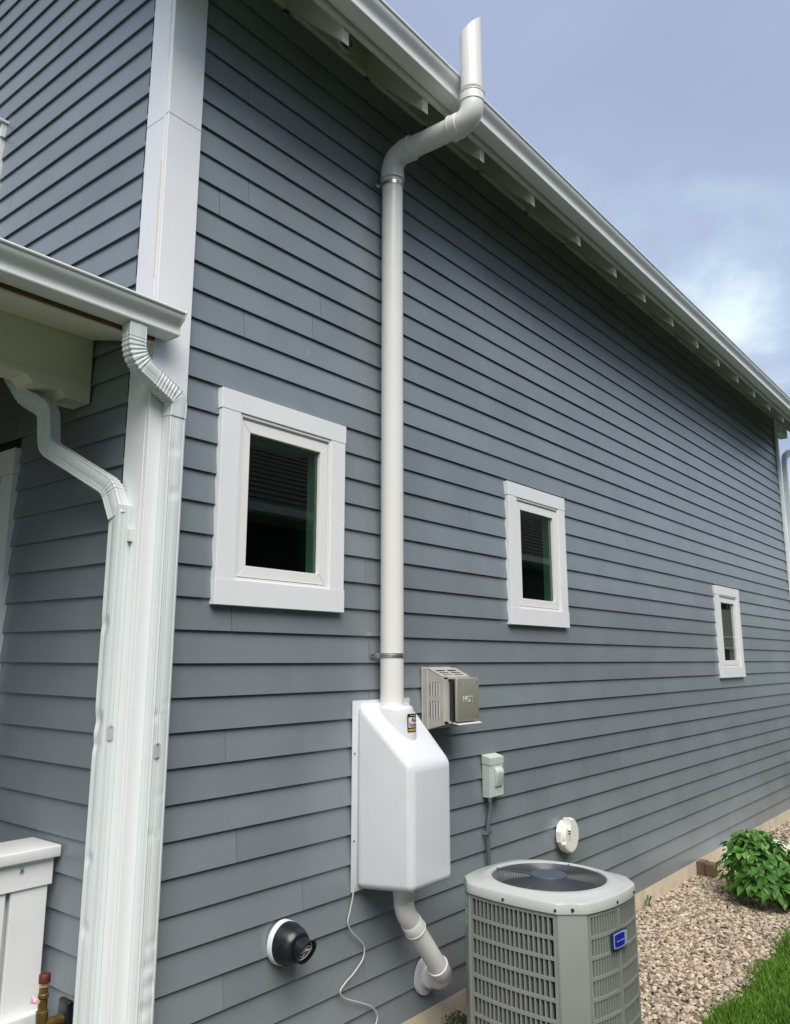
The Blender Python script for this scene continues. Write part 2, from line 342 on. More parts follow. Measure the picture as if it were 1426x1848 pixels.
# front wall boards
for k in range(-12, 35):
    z0, z1 = zk(k+1), zk(k)
    ya = 0.116; yb = 6.8
    if z1 > 5.0: ya = max(ya, z1-5.02+0.05)
    if z0 > 4.95: yb = min(yb, 3.5+(8.1-z1))
    off = rb.uniform(0.8, 3.4)
    cuts = [ya, yb] if not (ya < off < yb) else [ya, off, yb]
    cuts += [c for c in [off+3.66] if ya < c < yb]; cuts = sorted(cuts)
    segs = [(cuts[i]+0.0013, cuts[i+1]-0.0013) for i in range(len(cuts)-1)]
    for (a0, a1, b0, b1) in [(1.006, 2.20, 0.30, 2.72), (1.515, 2.60, 3.45, 4.65)]:
        if min(z1, b1)-max(z0, b0) > 0.055:
            ns = []
            for a, b_ in segs:
                if b_ <= a0 or a >= a1: ns.append((a, b_)); continue
                if a < a0: ns.append((a, a0+0.004))
                if b_ > a1: ns.append((a1-0.004, b_))
            segs = ns
    for a, b_ in segs:
        if b_-a < 0.02: continue
        mb = MB(); board(mb, 'y', a, b_, k+1, j=rb.uniform(0, 0.0010))
        part('siding_board', mb, 'siding', fw)
# corner trims
ct = part('corner_trim', MB().box(-0.020, 0.0005, 0.0, 0.122, 3.985, 5.12), 'trim', house, bevel=0.0015, segs=1)
part('trim_board', MB().box(-0.020, 0.0005, 0.0, 0.122, 0.10, 3.983), 'trim', ct, bevel=0.0015, segs=1)
part('trim_board', MB().box(-0.0185, XL, -0.027, -0.0015, 3.997, 5.02), 'trim', ct, bevel=0.0015, segs=1)
part('trim_board', MB().box(-0.0185, XL, -0.027, -0.0015, 0.10, 3.995), 'trim', ct, bevel=0.0015, segs=1)
cm = MB(); zz = 0.2
while zz < 4.9:
    l = rb.uniform(0.06, 0.4); wv = rb.uniform(0.001, 0.0028)
    cm.box(-0.0212, -0.0180, -0.0016-wv, -0.0010+wv*0.4, zz, zz+l); zz += l
co = part('caulk_joint', cm, 'offwhite', ct)
cs = part('caulk_stain', MB().box(-0.0222, -0.0178, -0.0052, 0.0022, 3.27, 3.78), 'beigecaulk', ct); cs['label'] = 'orange brown stained caulk line'
part('corner_trim', MB().box(XR, 9.82, -0.024, 0.0, 0.10, 4.97).box(9.80, 9.82, 0.0, 0.13, 0.10, 4.97), 'trim', house, bevel=0.0015, segs=1)
# foundation
part('foundation', MB().box(0.0, 9.82, -0.004, 0.021, -0.05, 0.122).box(0.0, 0.1, 0.021, 6.8, -0.05, 0.10), 'concrete', house)
# windows
def window(x0, x1, z0, z1, kind):
    yf = -0.024; t = 0.092; hb = 0.096
    ix0, ix1, iz0, iz1 = x0+0.100, x1-0.098, z0+0.104, z1-0.088
    fr = MB()
    # vinyl frame: ring inside the casing, leaving a narrow groove
    def ring(mb, a0, a1, c0, c1, w_, y0, y1):
        mb.box(a0, a0+w_, y0, y1, c0, c1); mb.box(a1-w_, a1, y0, y1, c0, c1)
        mb.box(a0+w_, a1-w_, y0, y1, c0, c0+w_); mb.box(a0+w_, a1-w_, y0, y1, c1-w_, c1)
    ring(fr, ix0+0.001, ix1-0.001, iz0+0.001, iz1-0.001, 0.012, -0.018, 0.06)
    w_ = part('window', fr, 'vinyl', house)
    for nm, bx in [('head_casing', (x0-0.004, x1+0.004, yf, 0.012, iz1, z1)), ('sill_casing', (x0-0.002, x1+0.002, yf-0.002, 0.012, z0, iz0)),
                   ('side_casing', (x0, ix0, yf+0.001, 0.012, iz0+0.001, iz1-0.001)), ('side_casing', (ix1, x1, yf+0.001, 0.012, iz0+0.001, iz1-0.001))]:
        part(nm, MB().box(*bx), 'trim', w_, bevel=0.0012, segs=1)
    # sash: four mitred rails
    s0, s1, c0, c1 = ix0+0.0165, ix1-0.0165, iz0+0.0165, iz1-0.026
    fwid = 0.048; ys0, ys1 = -0.012, 0.03
    gx0, gx1, gz0, gz1 = s0+fwid, s1-fwid, c0+fwid, c1-fwid
    g_ = 0.0004
    for poly in ([(s0, c0), (s1, c0), (gx1, gz0-g_), (gx0, gz0-g_)], [(s0, c1), (gx0, gz1+g_), (gx1, gz1+g_), (s1, c1)],
                 [(s0, c0), (gx0-g_, gz0), (gx0-g_, gz1), (s0, c1)], [(s1, c0), (s1, c1), (gx1+g_, gz1), (gx1+g_, gz0)]):
        cx_ = sum(p[0] for p in poly)/4; cz_ = sum(p[1] for p in poly)/4
        poly = [(p[0]+(cx_-p[0])*0.0008, p[1]+(cz_-p[1])*0.004) for p in poly]
        part('sash_rail', MB().prism(poly, 'y', ys0, ys1), 'vinyl', w_, bevel=0.001, segs=1)
    part('head_groove', MB().box(ix0+0.013, ix1-0.013, -0.006, -0.002, c1+0.003, iz1-0.0135), 'vinyl', w_)
    part('pane', MB().box(gx0+0.001, gx1-0.001, 0.006, 0.010, gz0+0.001, gz1-0.001), 'glass2' if kind == 'shade' else 'glass', w_)
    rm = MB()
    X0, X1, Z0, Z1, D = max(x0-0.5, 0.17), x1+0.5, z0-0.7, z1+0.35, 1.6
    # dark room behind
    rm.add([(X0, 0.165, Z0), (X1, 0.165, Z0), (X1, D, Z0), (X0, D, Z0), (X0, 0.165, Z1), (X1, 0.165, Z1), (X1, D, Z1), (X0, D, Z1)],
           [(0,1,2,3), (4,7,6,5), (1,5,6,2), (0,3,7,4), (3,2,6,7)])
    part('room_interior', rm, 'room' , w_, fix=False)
    # jamb liners through the wall
    jl = MB()
    jl.box(gx1+0.002, gx1+0.02, 0.031, 0.075, gz0, gz1); jl.box(gx0-0.02, gx0-0.002, 0.031, 0.16, gz0, gz1)
    jl.box(gx0-0.02, gx1+0.02, 0.031, 0.16, gz0-0.02, gz0-0.001); jl.box(gx0-0.02, gx1+0.02, 0.031, 0.16, gz1+0.001, gz1+0.02)
    part('jamb_liner', jl, 'vinyl', w_)
    if kind == 'shade':
        part('roller_shade', MB().box(gx0, gx1, 0.034, 0.037, gz0+0.11, gz1-0.06), 'shade', w_)
        part('reflection_bar', MB().box(gx0, gx1, 0.022, 0.033, gz0+0.115, gz0+0.132), 'vinyl', w_)  # two pale bars modelled in place of the neighbour's reflected siding and gutter
        part('reflection_bar', MB().box(gx0, gx1, 0.022, 0.033, gz0+0.225, gz0+0.242), 'vinyl', w_)
    return w_
# cut holes in the sheathing by building it around the windows: replaced by wall mesh with openings
bpy.data.meshes.remove(sw.data) if False else None
def wall_with_holes():
    mb = MB(); holes = sorted((a+0.13, b_-0.13, c+0.13, d-0.13) for a, b_, c, d in WIN)
    xs_ = [0.0]; 
    for h in holes: xs_ += [h[0], h[1]]
    xs_.append(9.80)
    for i in range(0, len(xs_)-1):
        a, b_ = xs_[i], xs_[i+1]
        if i % 2 == 0: mb.box(a, b_, 0.022, 0.16, 0.0, 4.99)
        else:
            h = holes[i//2]; mb.box(a, b_, 0.022, 0.16, 0.0, h[2]); mb.box(a, b_, 0.022, 0.16, h[3], 4.99)
    return mb
tmpo = link('tmp', wall_with_holes(), 'sheath'); old = sw.data; sw.data = tmpo.data; bpy.data.objects.remove(tmpo); bpy.data.meshes.remove(old)
wins = [window(*WIN[0], 'plain'), window(*WIN[1], 'plain'), window(*WIN[2], 'shade')]
wins[0]['label'] = 'large near white framed window with dark glass'; wins[2]['label'] = 'far white framed window with a tan shade inside'
# upstairs front window and porch door on the front wall
uw = part('window', MB().box(-0.010, 0.06, 1.57, 2.55, 3.52, 4.55), 'dark', house)
part('head_casing', MB().box(-0.024, 0.012, 1.508, 2.62, 4.565, 4.645), 'trim', uw, bevel=0.001)
part('drip_cap', MB().box(-0.045, 0.012, 1.496, 2.64, 4.647, 4.662), 'trim', uw, bevel=0.001)
part('side_casing', MB().box(-0.020, 0.012, 1.522, 1.59, 3.45, 4.563), 'trim', uw, bevel=0.001)
dr = part('door', MB().box(0.0, 0.05, 1.12, 2.1, 0.35, 2.60), 'door', house)
part('head_casing', MB().box(-0.024, 0.012, 1.000, 2.22, 2.615, 2.735), 'trim', dr, bevel=0.001)
part('side_casing', MB().box(-0.022, 0.012, 1.006, 1.12, 0.30, 2.613), 'trim', dr, bevel=0.001)
# eave
RX0, RX1 = -0.45, 10.35
zb = lambda y: 4.572+(y+0.39)*1.033      # underside of the rafters
TV = 0.185                                # vertical depth of rafters
rs = MB(); rs.prism([(-0.412, zb(-0.412)+TV), (3.5, zb(3.5)+TV), (3.5, zb(3.5)+TV+0.06), (-0.412, zb(-0.412)+TV+0.06)], 'x', RX0, RX1)
rs.prism([(3.5, zb(3.5)+TV), (7.3, 4.9), (7.3, 4.96), (3.5, zb(3.5)+TV+0.06)], 'x', RX0, RX1)
roof = part('roof', rs, 'eave', house)
sh = MB()
for i in range(34):
    y0 = -0.43+i*0.116; o_ = zb(y0)+TV+0.062
    sh.prism([(y0, o_), (y0+0.135, o_+0.135*1.033-0.006), (y0+0.135, o_+0.135*1.033-0.001), (y0, o_+0.008)], 'x', RX0-0.01, RX1+0.01)
shs = part('shingle_courses', sh, 'shingle', roof); shs['kind'] = 'stuff'
tails = [-0.54, 0.07, .681, 1.304, 1.852, 2.445, 3.09, 3.69, 4.255, 4.87, 5.50, 6.11, 6.72, 7.33, 7.94, 8.55, 9.16, 9.72, 10.30]
for x in tails:
    if x < -0.45: continue
    tm = MB(); tm.prism([(-0.389, zb(-0.389)), (0.05, zb(0.05)), (0.05, zb(0.05)+TV-0.001), (-0.389, zb(-0.389)+TV-0.001)], 'x', x-0.046, x)
    part('rafter_tail', tm, 'eave', roof, bevel=0.001, segs=1)
prev = RX0
for x in tails[1:]+[RX1]:
    a, b_ = prev+0.0008, x-0.0468
    if b_ > a+0.05 and a < 9.8:
        part('frieze_block', MB().box(a, min(b_, 9.8), -0.012, 0.02, 4.972, zb(0)+TV-0.012), 'eave', roof, bevel=0.0008, segs=1)
    prev = x
part('fascia_board', MB().box(RX0, RX1, -0.409, -0.390, 4.648, 4.815), 'eave', roof)
# far-end rake board and look-out
part('rake_board', MB().prism([(-0.39, zb(-0.39)+0.0), (3.4, zb(3.4)), (3.4, zb(3.4)+TV-0.002), (-0.39, zb(-0.39)+TV-0.002)], 'x', RX1+0.001, RX1+0.022), 'eave', roof)
part('lookout', MB().box(9.83, 10.25, -0.05, 0.05, 4.80, 4.93), 'eave', roof)
# soffit vent in the frieze block
vt = MB(); cx_, cz_ = 1.058, 5.066
vt.tube([(cx_, -0.0125, cz_), (cx_, -0.022, cz_)], [0.074, 0.071], 28)
rv = part('round_vent', vt, 'eave', roof, smooth=True)
part('vent_opening', MB().cyl((cx_, -0.0225, cz_), (cx_, -0.0235, cz_), 0.054, seg=24), 'dark', rv)
for i in range(-2, 3): rv2 = part('louvre', MB().box(cx_-0.044, cx_+0.044, -0.030, -0.024, cz_+i*0.019-0.002, cz_+i*0.019+0.002), 'eave', rv)

# ------------------------------------------------------------------ gutters
KP = [(0, .112), (0, 0), (.002, -.002), (.080, -.002), (.085, .001), (.0865, .007), (.084, .012), (.084, .034), (.087, .044), (.095, .055), (.106, .066), (.114, .078), (.117, .090), (.1175, .098), (.124, .099), (.126, .104), (.125, .110), (.110, .111), (.108, .100), (.105, .075), (.090, .056), (.078, .044), (.076, .006), (.004, .004), (.004, .112)]
def gutter(x0, x1, yb, zb_, label, sc=1.0, scz=1.0):
    g_ = empty('gutter', (x0, yb, zb_), label, 'gutter')
    mb = MB(); mb.prism([(yb-p[0]*sc, zb_+p[1]*scz) for p in KP], 'x', x0, x1)
    part('trough', mb, 'gutter', g_, smooth=True, auto=35)
    return g_
mg = gutter(RX0, RX1+0.03, -0.4105, 4.682, 'long white gutter along the main roof eave above the slate side wall', 1.0, 1.0)
for x in (3.4, 6.6):
    part('seam', MB().prism([(-0.4103-p[0]*1.012-(0.0012 if 1 < i < 18 else 0), 4.6815+p[1]) for i, p in enumerate(KP[:19])], 'x', x, x+0.012), 'gutter', mg)
pg = gutter(-2.6, 0.030, -0.0355, 3.006, 'short white porch gutter ending against the corner trim at left', 0.97, 0.80)
ec = MB(); ec.prism([(-0.0355-p[0]*0.97, 3.006+p[1]*0.80) for p in KP[:17]], 'x', 0.0305, 0.032); part('end_cap', ec, 'gutter', pg)
em = MB(); em.prism([(-0.0355-p[0]*1.0-(0.002 if 2 < i < 16 else 0), 3.006+p[1]*0.80) for i, p in enumerate(KP[:17])], 'x', 0.026, 0.0303); part('end_cap_rim', em, 'gutter', pg)

# ------------------------------------------------------------------ porch
porch = empty('porch', (-1.3, 1.9, 0), 'white painted front porch roof with stepped beam and dark underside, left of the corner', 'porch')
pr = MB(); PX0 = -3.4  # porch length carried on out of view to darken its inside
tan = math.tan(R(13))
pr.prism([(-0.034, 3.095), (4.2, 3.095+4.234*tan), (4.2, 3.145+4.234*tan), (-0.050, 3.130)], 'x', PX0, 0.0)
prf = part('porch_roof', pr, 'shingle', porch)
bm_ = MB(); bm_.box(PX0, -0.004, 0.432, 0.548, 2.915, 3.118); beam = part('beam', bm_, 'porchpaint', porch, bevel=0.002, segs=1)
# stepped lower board of the beam
zig = [(PX0, 2.9145), (PX0, 2.889), (-0.286, 2.889), (-0.256, 2.861), (-0.143, 2.861), (-0.113, 2.833), (-0.006, 2.833), (-0.006, 2.9145)]
part('stepped_board', MB().prism(zig, 'y', 0.426, 0.556), 'porchpaint', beam, bevel=0.001, segs=1)
sf = MB(); sf.prism([(-0.010, 2.998), (0.431, 3.112), (0.431, 3.120), (-0.010, 3.006)], 'x', PX0, -0.021)
part('soffit_panel', sf, 'porchpaint', porch)
part('soffit_trim', MB().prism([(-0.030, 2.985), (-0.011, 2.985), (-0.011, 3.09), (-0.030, 3.09)], 'x', PX0, -0.0215), 'eave', porch)
part('sub_fascia', MB().box(PX0, -0.0215, -0.0350, -0.0305, 2.990, 3.085), 'redwood', porch)
part('ceiling', MB().box(PX0, -0.003, 0.549, 3.75, 3.125, 3.140), 'redwood', porch)
for y in (0.49, 3.6): part('porch_post', MB().box(PX0+0.05, PX0+0.19, y-0.07, y+0.07, 0.0, 2.84), 'trim', porch)
part('side_beam', MB().box(PX0, -0.004, 3.55, 3.70, 2.80, 3.12), 'eave', porch)
part('side_beam', MB().box(PX0, PX0+0.12, 0.56, 3.54, 2.80, 3.12), 'eave', porch)
part('porch_floor', MB().box(PX0, -0.003, 0.44, 3.8, 0.0, 0.34), 'wood', porch)
part('porch_side_wall', MB().box(PX0, -0.003, 3.72, 3.80, 0.34, 3.6), 'siding', porch)
# railing
rl = empty('porch_railing', (-1.2, 0.48, 0.34), 'white painted porch railing with flat cap and vertical boards at lower left', 'railing')
part('cap_rail', MB().box(PX0, -0.004, 0.378, 0.590, 1.066, 1.108), 'trim', rl, bevel=0.006, segs=3, smooth=True)
part('apron_board', MB().box(PX0, -0.020, 0.400, 0.424, 0.972, 1.065), 'trim', rl, bevel=0.002)
part('backing_board', MB().box(PX0, -0.045, 0.440, 0.456, 0.34, 1.064), 'trim', rl)
x = -0.032; i = 0
while x > PX0+0.1:
    part('vertical_board', MB().box(x-0.137, x, 0.4085, 0.4245, 0.44, 0.971), 'trim', rl, bevel=0.002); x -= 0.157
part('bottom_rail', MB().box(PX0, -0.030, 0.375, 0.4075, 0.40, 0.560), 'trim', rl, bevel=0.008, segs=3, smooth=True)
# spider
sp = empty('spider', (-0.143, 0.3985, 1.036), 'tiny long legged spider on the apron board of the porch railing', 'spider')
sb = MB()
def ball(mb, c, r_, seg=10):
    c = Vector(c); rr = r_ if isinstance(r_, tuple) else (r_, r_, r_); rs_ = []
    for i in range(1, seg):
        th = PI*i/seg; rs_.append([(c.x+rr[0]*math.sin(th)*math.cos(2*PI*j/seg), c.y+rr[1]*math.sin(th)*math.sin(2*PI*j/seg), c.z+rr[2]*math.cos(th)) for j in range(seg)])
    mb.rings(rs_)
ball(sb, (-0.143, 0.3960, 1.036), (0.0022, 0.002, 0.0042)); ball(sb, (-0.143, 0.3965, 1.0408), 0.0016)
part('body', sb, 'spider', sp, smooth=True)
for sx in (-1, 1):
    for a in (-55, -25, 25, 58):
        l = 0.0135; dx_, dz_ = math.cos(R(a))*sx, math.sin(R(a)); c = Vector((-0.143, 0.3965, 1.039))
        part('leg', MB().tube([c, c+Vector((dx_*l*0.45, -0.003, dz_*l*0.55+0.001)), c+Vector((dx_*l*0.8, 0.0015, dz_*l*1.25))], [0.0007, 0.0006, 0.0004], 5), 'spider', sp)

# ------------------------------------------------------------------ downspouts
def profile(w_, d_, deep=0.0016):
    # closed rectangular outline (a: depth axis 0..d outwards, b: width) with rolled ribs near the edges
    pts = []
    def edge(p0, p1, nrm, ribs):
        L = (Vector(p1)-Vector(p0)).length; T_ = (Vector(p1)-Vector(p0))/L; n_ = Vector(nrm)
        pts.append((p0[0]+T_.x*0.003, p0[1]+T_.y*0.003))
        for c in ribs:
            for dd, h in ((-0.0035, 0), (0, -1), (0.0035, 0)):
                s_ = c*L+dd; pts.append((p0[0]+T_.x*s_+n_.x*h*deep, p0[1]+T_.y*s_+n_.y*h*deep))
        pts.append((p1[0]-T_.x*0.003, p1[1]-T_.y*0.003))
    h_ = w_/2
    edge((0, -h_), (d_, -h_), (0, -1), (0.35, 0.62))
    edge((d_, -h_), (d_, h_), (1, 0), (0.12, 0.64, 0.75, 0.86))
    edge((d_, h_), (0, h_), (0, 1), (0.35, 0.62))
    pts.append((0, h_-0.003)); pts.append((0, -h_+0.003))
    return pts
def sweep(path, prof, ref, scale=None, dents=(), dz=0.0):
    path = [Vector(p) for p in path]; n = len(path); ref = Vector(ref); rs_ = []
    L = 0
    for i in range(n):
        T_ = (path[min(i+1, n-1)]-path[max(i-1, 0)]).normalized()
        a = (ref-T_*ref.dot(T_)).normalized(); b_ = T_.cross(a)
        if i: L += (path[i]-path[i-1]).length
        sc = scale(i, L) if scale else 1.0
        ring = []
        for (pa, pb) in prof:
            p = path[i]+a*(pa-0.0275)*sc+b_*pb*sc
            for (ds, db, rad_, dep) in dents:
                q_ = ((L-ds)**2+(pb-db)**2)/(rad_*rad_)
                if q_ < 6 and pa > 0.03: p = p-a*dep*math.exp(-q_)
            ring.append(p)
        rs_.append(ring)
    mb = MB(); mb.rings(rs_); return mb
def subdiv(path, step):
    o = [Vector(path[0])]
    for a, b_ in zip(path[:-1], path[1:]):
        a, b_ = Vector(a), Vector(b_); m = max(1, int((b_-a).length/step))
        o += [a+(b_-a)*(k/m) for k in range(1, m+1)]
    return o
def crimp(path, zones, amp=0.05, pitch=0.015):
    # alternate swelling of the profile in the accordion zones (arc-length ranges)
    def f(i, L):
        for a, b_ in zones:
            if a < L < b_:
                return 1.0+amp*(0.5 if (L/pitch) % 1.0 < 0.62 else -1.0)
        return 1.0
    return f
# corner downspout (near): outlet under the porch gutter, S elbow, then down the corner board
d1 = empty('downspout', (0.072, -0.06, 0.05), 'dented white downspout running down the house corner trim from the porch gutter', 'downspout', 'downspouts at the house corner')
p1 = fillet([(-0.143, -0.082, 3.003), (-0.141, -0.082, 2.872), (0.074, -0.060, 2.772), (0.0725, -0.0560, 2.70)], [0.14, 0.11], 16)
p1 = subdiv(p1, 0.0025); 
part('elbow', sweep(p1, profile(0.072, 0.057), (0, -1, 0.0), crimp(p1, [(0.055, 0.165), (0.225, 0.345)])), 'downspout', d1, smooth=True, auto=25)
s1 = subdiv([(0.0725, -0.0555, 2.74), (0.0725, -0.0555, 0.04)], 0.012)
part('straight_pipe', sweep(s1, profile(0.068, 0.054), (0, -1, 0), None, [(0.17, 0.012, 0.020, 0.003), (0.34, 0.005, 0.016, 0.004), (1.11, -0.012, 0.012, 0.004), (1.15, 0.024, 0.012, 0.004), (1.42, -0.01, 0.014, 0.004), (1.55, 0.02, 0.014, 0.003), (1.90, -0.008, 0.016, 0.006), (1.97, 0.0, 0.018, 0.005), (2.03, -0.012, 0.02, 0.006), (2.1, 0.0, 0.02, 0.006)]), 'downspout', d1, smooth=True, auto=25)
def plate(y, x, z, nrm, parent):
    mb = MB()
    if nrm == 'y':
        mb.prism([(x-0.0125, z-0.022), (x, z-0.030), (x+0.0125, z-0.022), (x+0.0125, z+0.022), (x, z+0.030), (x-0.0125, z+0.022)], 'y', y, y-0.0015)
        o = part('strap_plate', mb, 'plate', parent)
        for s_ in (-1, 1): part('screw', MB().cyl((x, y-0.0016, z+s_*0.022), (x, y-0.004, z+s_*0.022), 0.0042, 0.003, 10), 'steel', o)
    else:
        mb.prism([(x-0.0125, z-0.022), (x, z-0.030), (x+0.0125, z-0.022), (x+0.0125, z+0.022), (x, z+0.030), (x-0.0125, z+0.022)], 'x', y, y-0.0015)
        o = part('strap_plate', mb, 'plate', parent)
        for s_ in (-1, 1): part('screw', MB().cyl((y-0.0016, x, z+s_*0.022), (y-0.004, x, z+s_*0.022), 0.0042, 0.003, 10), 'steel', o)
plate(-0.0830, 0.060, 1.47, 'y', d1)
# porch downspout: from behind the beam, double elbow, diagonal, elbow, down
d2 = empty('downspout', (-0.05, 0.08, 0.05), 'white downspout bending out from behind the stepped porch beam, left of the corner', 'downspout', 'downspouts at the house corner')
p2 = fillet([(-0.25, 0.60, 2.93), (-0.205, 0.56, 2.835), (-0.155, 0.475, 2.775), (-0.155, 0.445, 2.615), (-0.060, 0.125, 2.425), (-0.0475, 0.079, 2.31)], [0.06, 0.07, 0.07, 0.10], 12)
p2 = subdiv(p2, 0.0025)
part('elbow', sweep(p2, profile(0.072, 0.057), (-1, -0.25, 0.0), crimp(p2, [(0.06, 0.20), (0.24, 0.36), (0.66, 0.80)])), 'downspout', d2, smooth=True, auto=25)
s2 = subdiv([(-0.0475, 0.079, 2.35), (-0.0475, 0.079, 0.04)], 0.012)
part('straight_pipe', sweep(s2, profile(0.068, 0.054), (-1, 0, 0), None, [(0.44, 0.012, 0.022, 0.006), (0.78, 0.016, 0.03, 0.008), (0.86, 0.02, 0.02, 0.006), (1.24, 0.01, 0.016, 0.005), (1.46, 0.0, 0.02, 0.007)]), 'downspout', d2, smooth=True, auto=25)
plate(0.0445, -0.0495, 1.53, 'y', d2)
part('side_bracket', MB().box(-0.035, -0.0205, 0.026, 0.0435, 2.215, 2.262), 'downspout', d2, bevel=0.001)
# far downspout
d3 = empty('downspout', (9.93, -0.05, 0.02), 'pale downspout curving down beyond the far end of the slate wall', 'downspout')
p3 = subdiv(fillet([(10.55, -0.05, 4.62), (10.25, -0.05, 4.60), (9.90, -0.05, 4.46), (9.90, -0.05, 0.05)], [0.15, 0.2], 8), 0.06)
part('straight_pipe', sweep(p3, profile(0.075, 0.055), (0, -1, 0)), 'downspout', d3, smooth=True)

# ------------------------------------------------------------------ radon system
PR = 0.0572
vp = empty('radon_vent_pipe', (1.405, -0.0705, 1.56), 'tall white PVC vent pipe rising up the slate wall and around the eave', 'vent pipe')
part('riser_pipe', MB().tube(subdiv([(1.405, -0.0705, 1.50), (1.405, -0.0705, 4.42)], 0.5), PR, 48), 'pvc', vp, smooth=True)
def hub(p0, p1, r_in, r_out, parent, name='elbow_socket', m='pvc'):
    p0, p1 = Vector(p0), Vector(p1); d = (p1-p0).normalized()
    mb = MB(); mb.tube([p0, p0+d*0.003, p1-d*0.006, p1-d*0.0055, p1-d*0.0008, p1], [r_in, r_out, r_out, r_out+0.0028, r_out+0.0028, r_in+0.0012], 48)
    return part(name, mb, m, parent, smooth=True, auto=50)
ZT = 4.515; YO = -0.590
el = fillet([(1.405, -0.0705, ZT-0.140), (1.405, -0.0705, ZT), (1.407, -0.200, ZT)], 0.10, 18)
e1 = part('elbow', MB().tube(el, 0.0605, 48), 'pvc', vp, smooth=True)
hub((1.405, -0.0705, ZT-0.088), (1.405, -0.0705, ZT-0.148), 0.0605, 0.0648, e1)
hub((1.407, -0.148, ZT), (1.407, -0.206, ZT), 0.0605, 0.0648, e1)
part('cross_pipe', MB().tube([(1.407, -0.19, ZT), (1.411, YO+0.08, ZT)], PR, 48), 'pvc', vp, smooth=True)
el = fillet([(1.411, YO+0.098, ZT), (1.415, YO, ZT), (1.415, YO, ZT+0.145)], 0.093, 18)
e2 = part('elbow', MB().tube(el, 0.0612, 48), 'pvc', vp, smooth=True)
hub((1.412, YO+0.072, ZT), (1.411, YO+0.125, ZT), 0.0612, 0.0655, e2)
hub((1.415, YO, ZT+0.090), (1.415, YO, ZT+0.146), 0.0612, 0.0650, e2)
# outlet with a slanted cut
n = 48; ob = [(1.415+PR*math.cos(2*PI*i/n), YO+PR*math.sin(2*PI*i/n)) for i in range(n)]
ib = [(1.415+0.052*math.cos(2*PI*i/n), YO+0.052*math.sin(2*PI*i/n)) for i in range(n)]
zc = lambda x, y: 5.066+(x-1.415)*0.75-(y-YO)*0.55
rings_ = [[(x, y, ZT+0.17) for x, y in ob], [(x, y, 4.9) for x, y in ob], [(x, y, zc(x, y)) for x, y in ob], [(x, y, zc(x, y)) for x, y in ib], [(x, y, ZT+0.3) for x, y in ib]]
part('outlet_pipe', MB().rings(rings_, True, True), 'pvc', vp, smooth=True, auto=35)
def clamp(z, x=1.405):
    mb = MB(); pts = [(x+(PR+0.0015)*math.cos(a), -0.0705-(PR+0.0015)*math.sin(a)) for a in np.linspace(R(-35), R(215), 40)]
    rs_ = [[(px, py, z-0.010), (px, py, z+0.010), (x+(px-x)*1.035, -0.0705+(py+0.0705)*1.035, z+0.010), (x+(px-x)*1.035, -0.0705+(py+0.0705)*1.035, z-0.010)] for px, py in pts]
    mb.rings(rs_)
    # raised bead and wall ear
    b1 = MB(); rs2 = [[(x+(px-x)*k1, -0.0705+(py+0.0705)*k1, z+dz_) for k1, dz_ in ((1.03, -0.003), (1.03, 0.003), (1.06, 0.002), (1.06, -0.002))] for px, py in pts]
    o = part('pipe_strap', mb, 'steel', vp, smooth=True, auto=40)
    part('strap_bead', b1.rings(rs2), 'steel', o, smooth=True)
    ear = MB(); ear.box(x-0.092, x-0.050, -0.014, -0.0115, z-0.010, z+0.010)
    ear.add([(x-0.052, -0.0135, z-0.010), (x-0.052, -0.0135, z+0.010), (x-0.047, -0.036, z+0.010), (x-0.047, -0.036, z-0.010), (x-0.049, -0.0135, z-0.010), (x-0.049, -0.0135, z+0.010), (x-0.044, -0.036, z+0.010), (x-0.044, -0.036, z-0.010)], [(0,1,2,3), (7,6,5,4), (0,4,5,1), (3,2,6,7)])
    part('strap_ear', ear, 'steel', o)
    part('screw', MB().cyl((x-0.082, -0.0142, z), (x-0.082, -0.018, z), 0.0055, 0.004, 12), 'coil', o)
clamp(4.333); clamp(1.806)
# fan cover
cv = empty('radon_fan_cover', (1.41, 0, 0.78), 'glossy white moulded radon fan cover with a sloped top, strapped below the tall pipe', 'fan cover')
cvm = MB()
X0b, X1b, X0f, X1f = 1.212, 1.604, 1.256, 1.570
zb0, zb1, zt0, zt1, yf_ = 0.774, 0.792, 1.572, 1.322, -0.302
cvm.add([(X0b, -0.012, zb0), (X1b, -0.012, zb0), (X1b, -0.012, zt0+0.028), (X0b, -0.012, zt0+0.028),
         (X0f, yf_, zt1), (X1f, yf_, zt1), (X0f, yf_, zb1), (X1f, yf_, zb1)],
        [(0,3,2,1), (3,4,5,2), (4,6,7,5), (6,0,1,7), (0,6,4,3), (1,2,5,7)])
shell = part('shell', cvm, 'cover', cv, bevel=0.034, segs=8, smooth=True, auto=60)
cl = MB(); cy = -0.082
def dring(r_, z, fy=0.0):
    o = []
    for i in range(40):
        a = 2*PI*i/40; o.append((1.405+r_*math.cos(a), cy+r_*math.sin(a)*1.0-fy*max(0, -math.sin(a)), z))
    return o
cl.rings([dring(0.097, 1.36, 0.030), dring(0.095, 1.42, 0.026), dring(0.0925, 1.46, 0.020), dring(0.091, 1.50, 0.016), dring(0.089, 1.552, 0.010), dring(0.084, 1.566, 0.008), dring(0.074, 1.572, 0.004), dring(0.062, 1.572, 0)])
part('pipe_collar', cl, 'cover', cv, smooth=True, auto=60)
fl = MB(); fl.box(1.190, 1.624, -0.012, -0.0035, 0.764, 1.596); part('wall_flange', fl, 'cover', cv, bevel=0.003, segs=2, smooth=True)
for z in (0.98, 1.36): part('screw', MB().cyl((1.202, -0.0122, z), (1.202, -0.0145, z), 0.004, seg=10), 'coil', cv)
for z in (0.98, 1.36): part('screw', MB().cyl((1.611, -0.0122, z), (1.611, -0.0145, z), 0.004, seg=10), 'coil', cv)
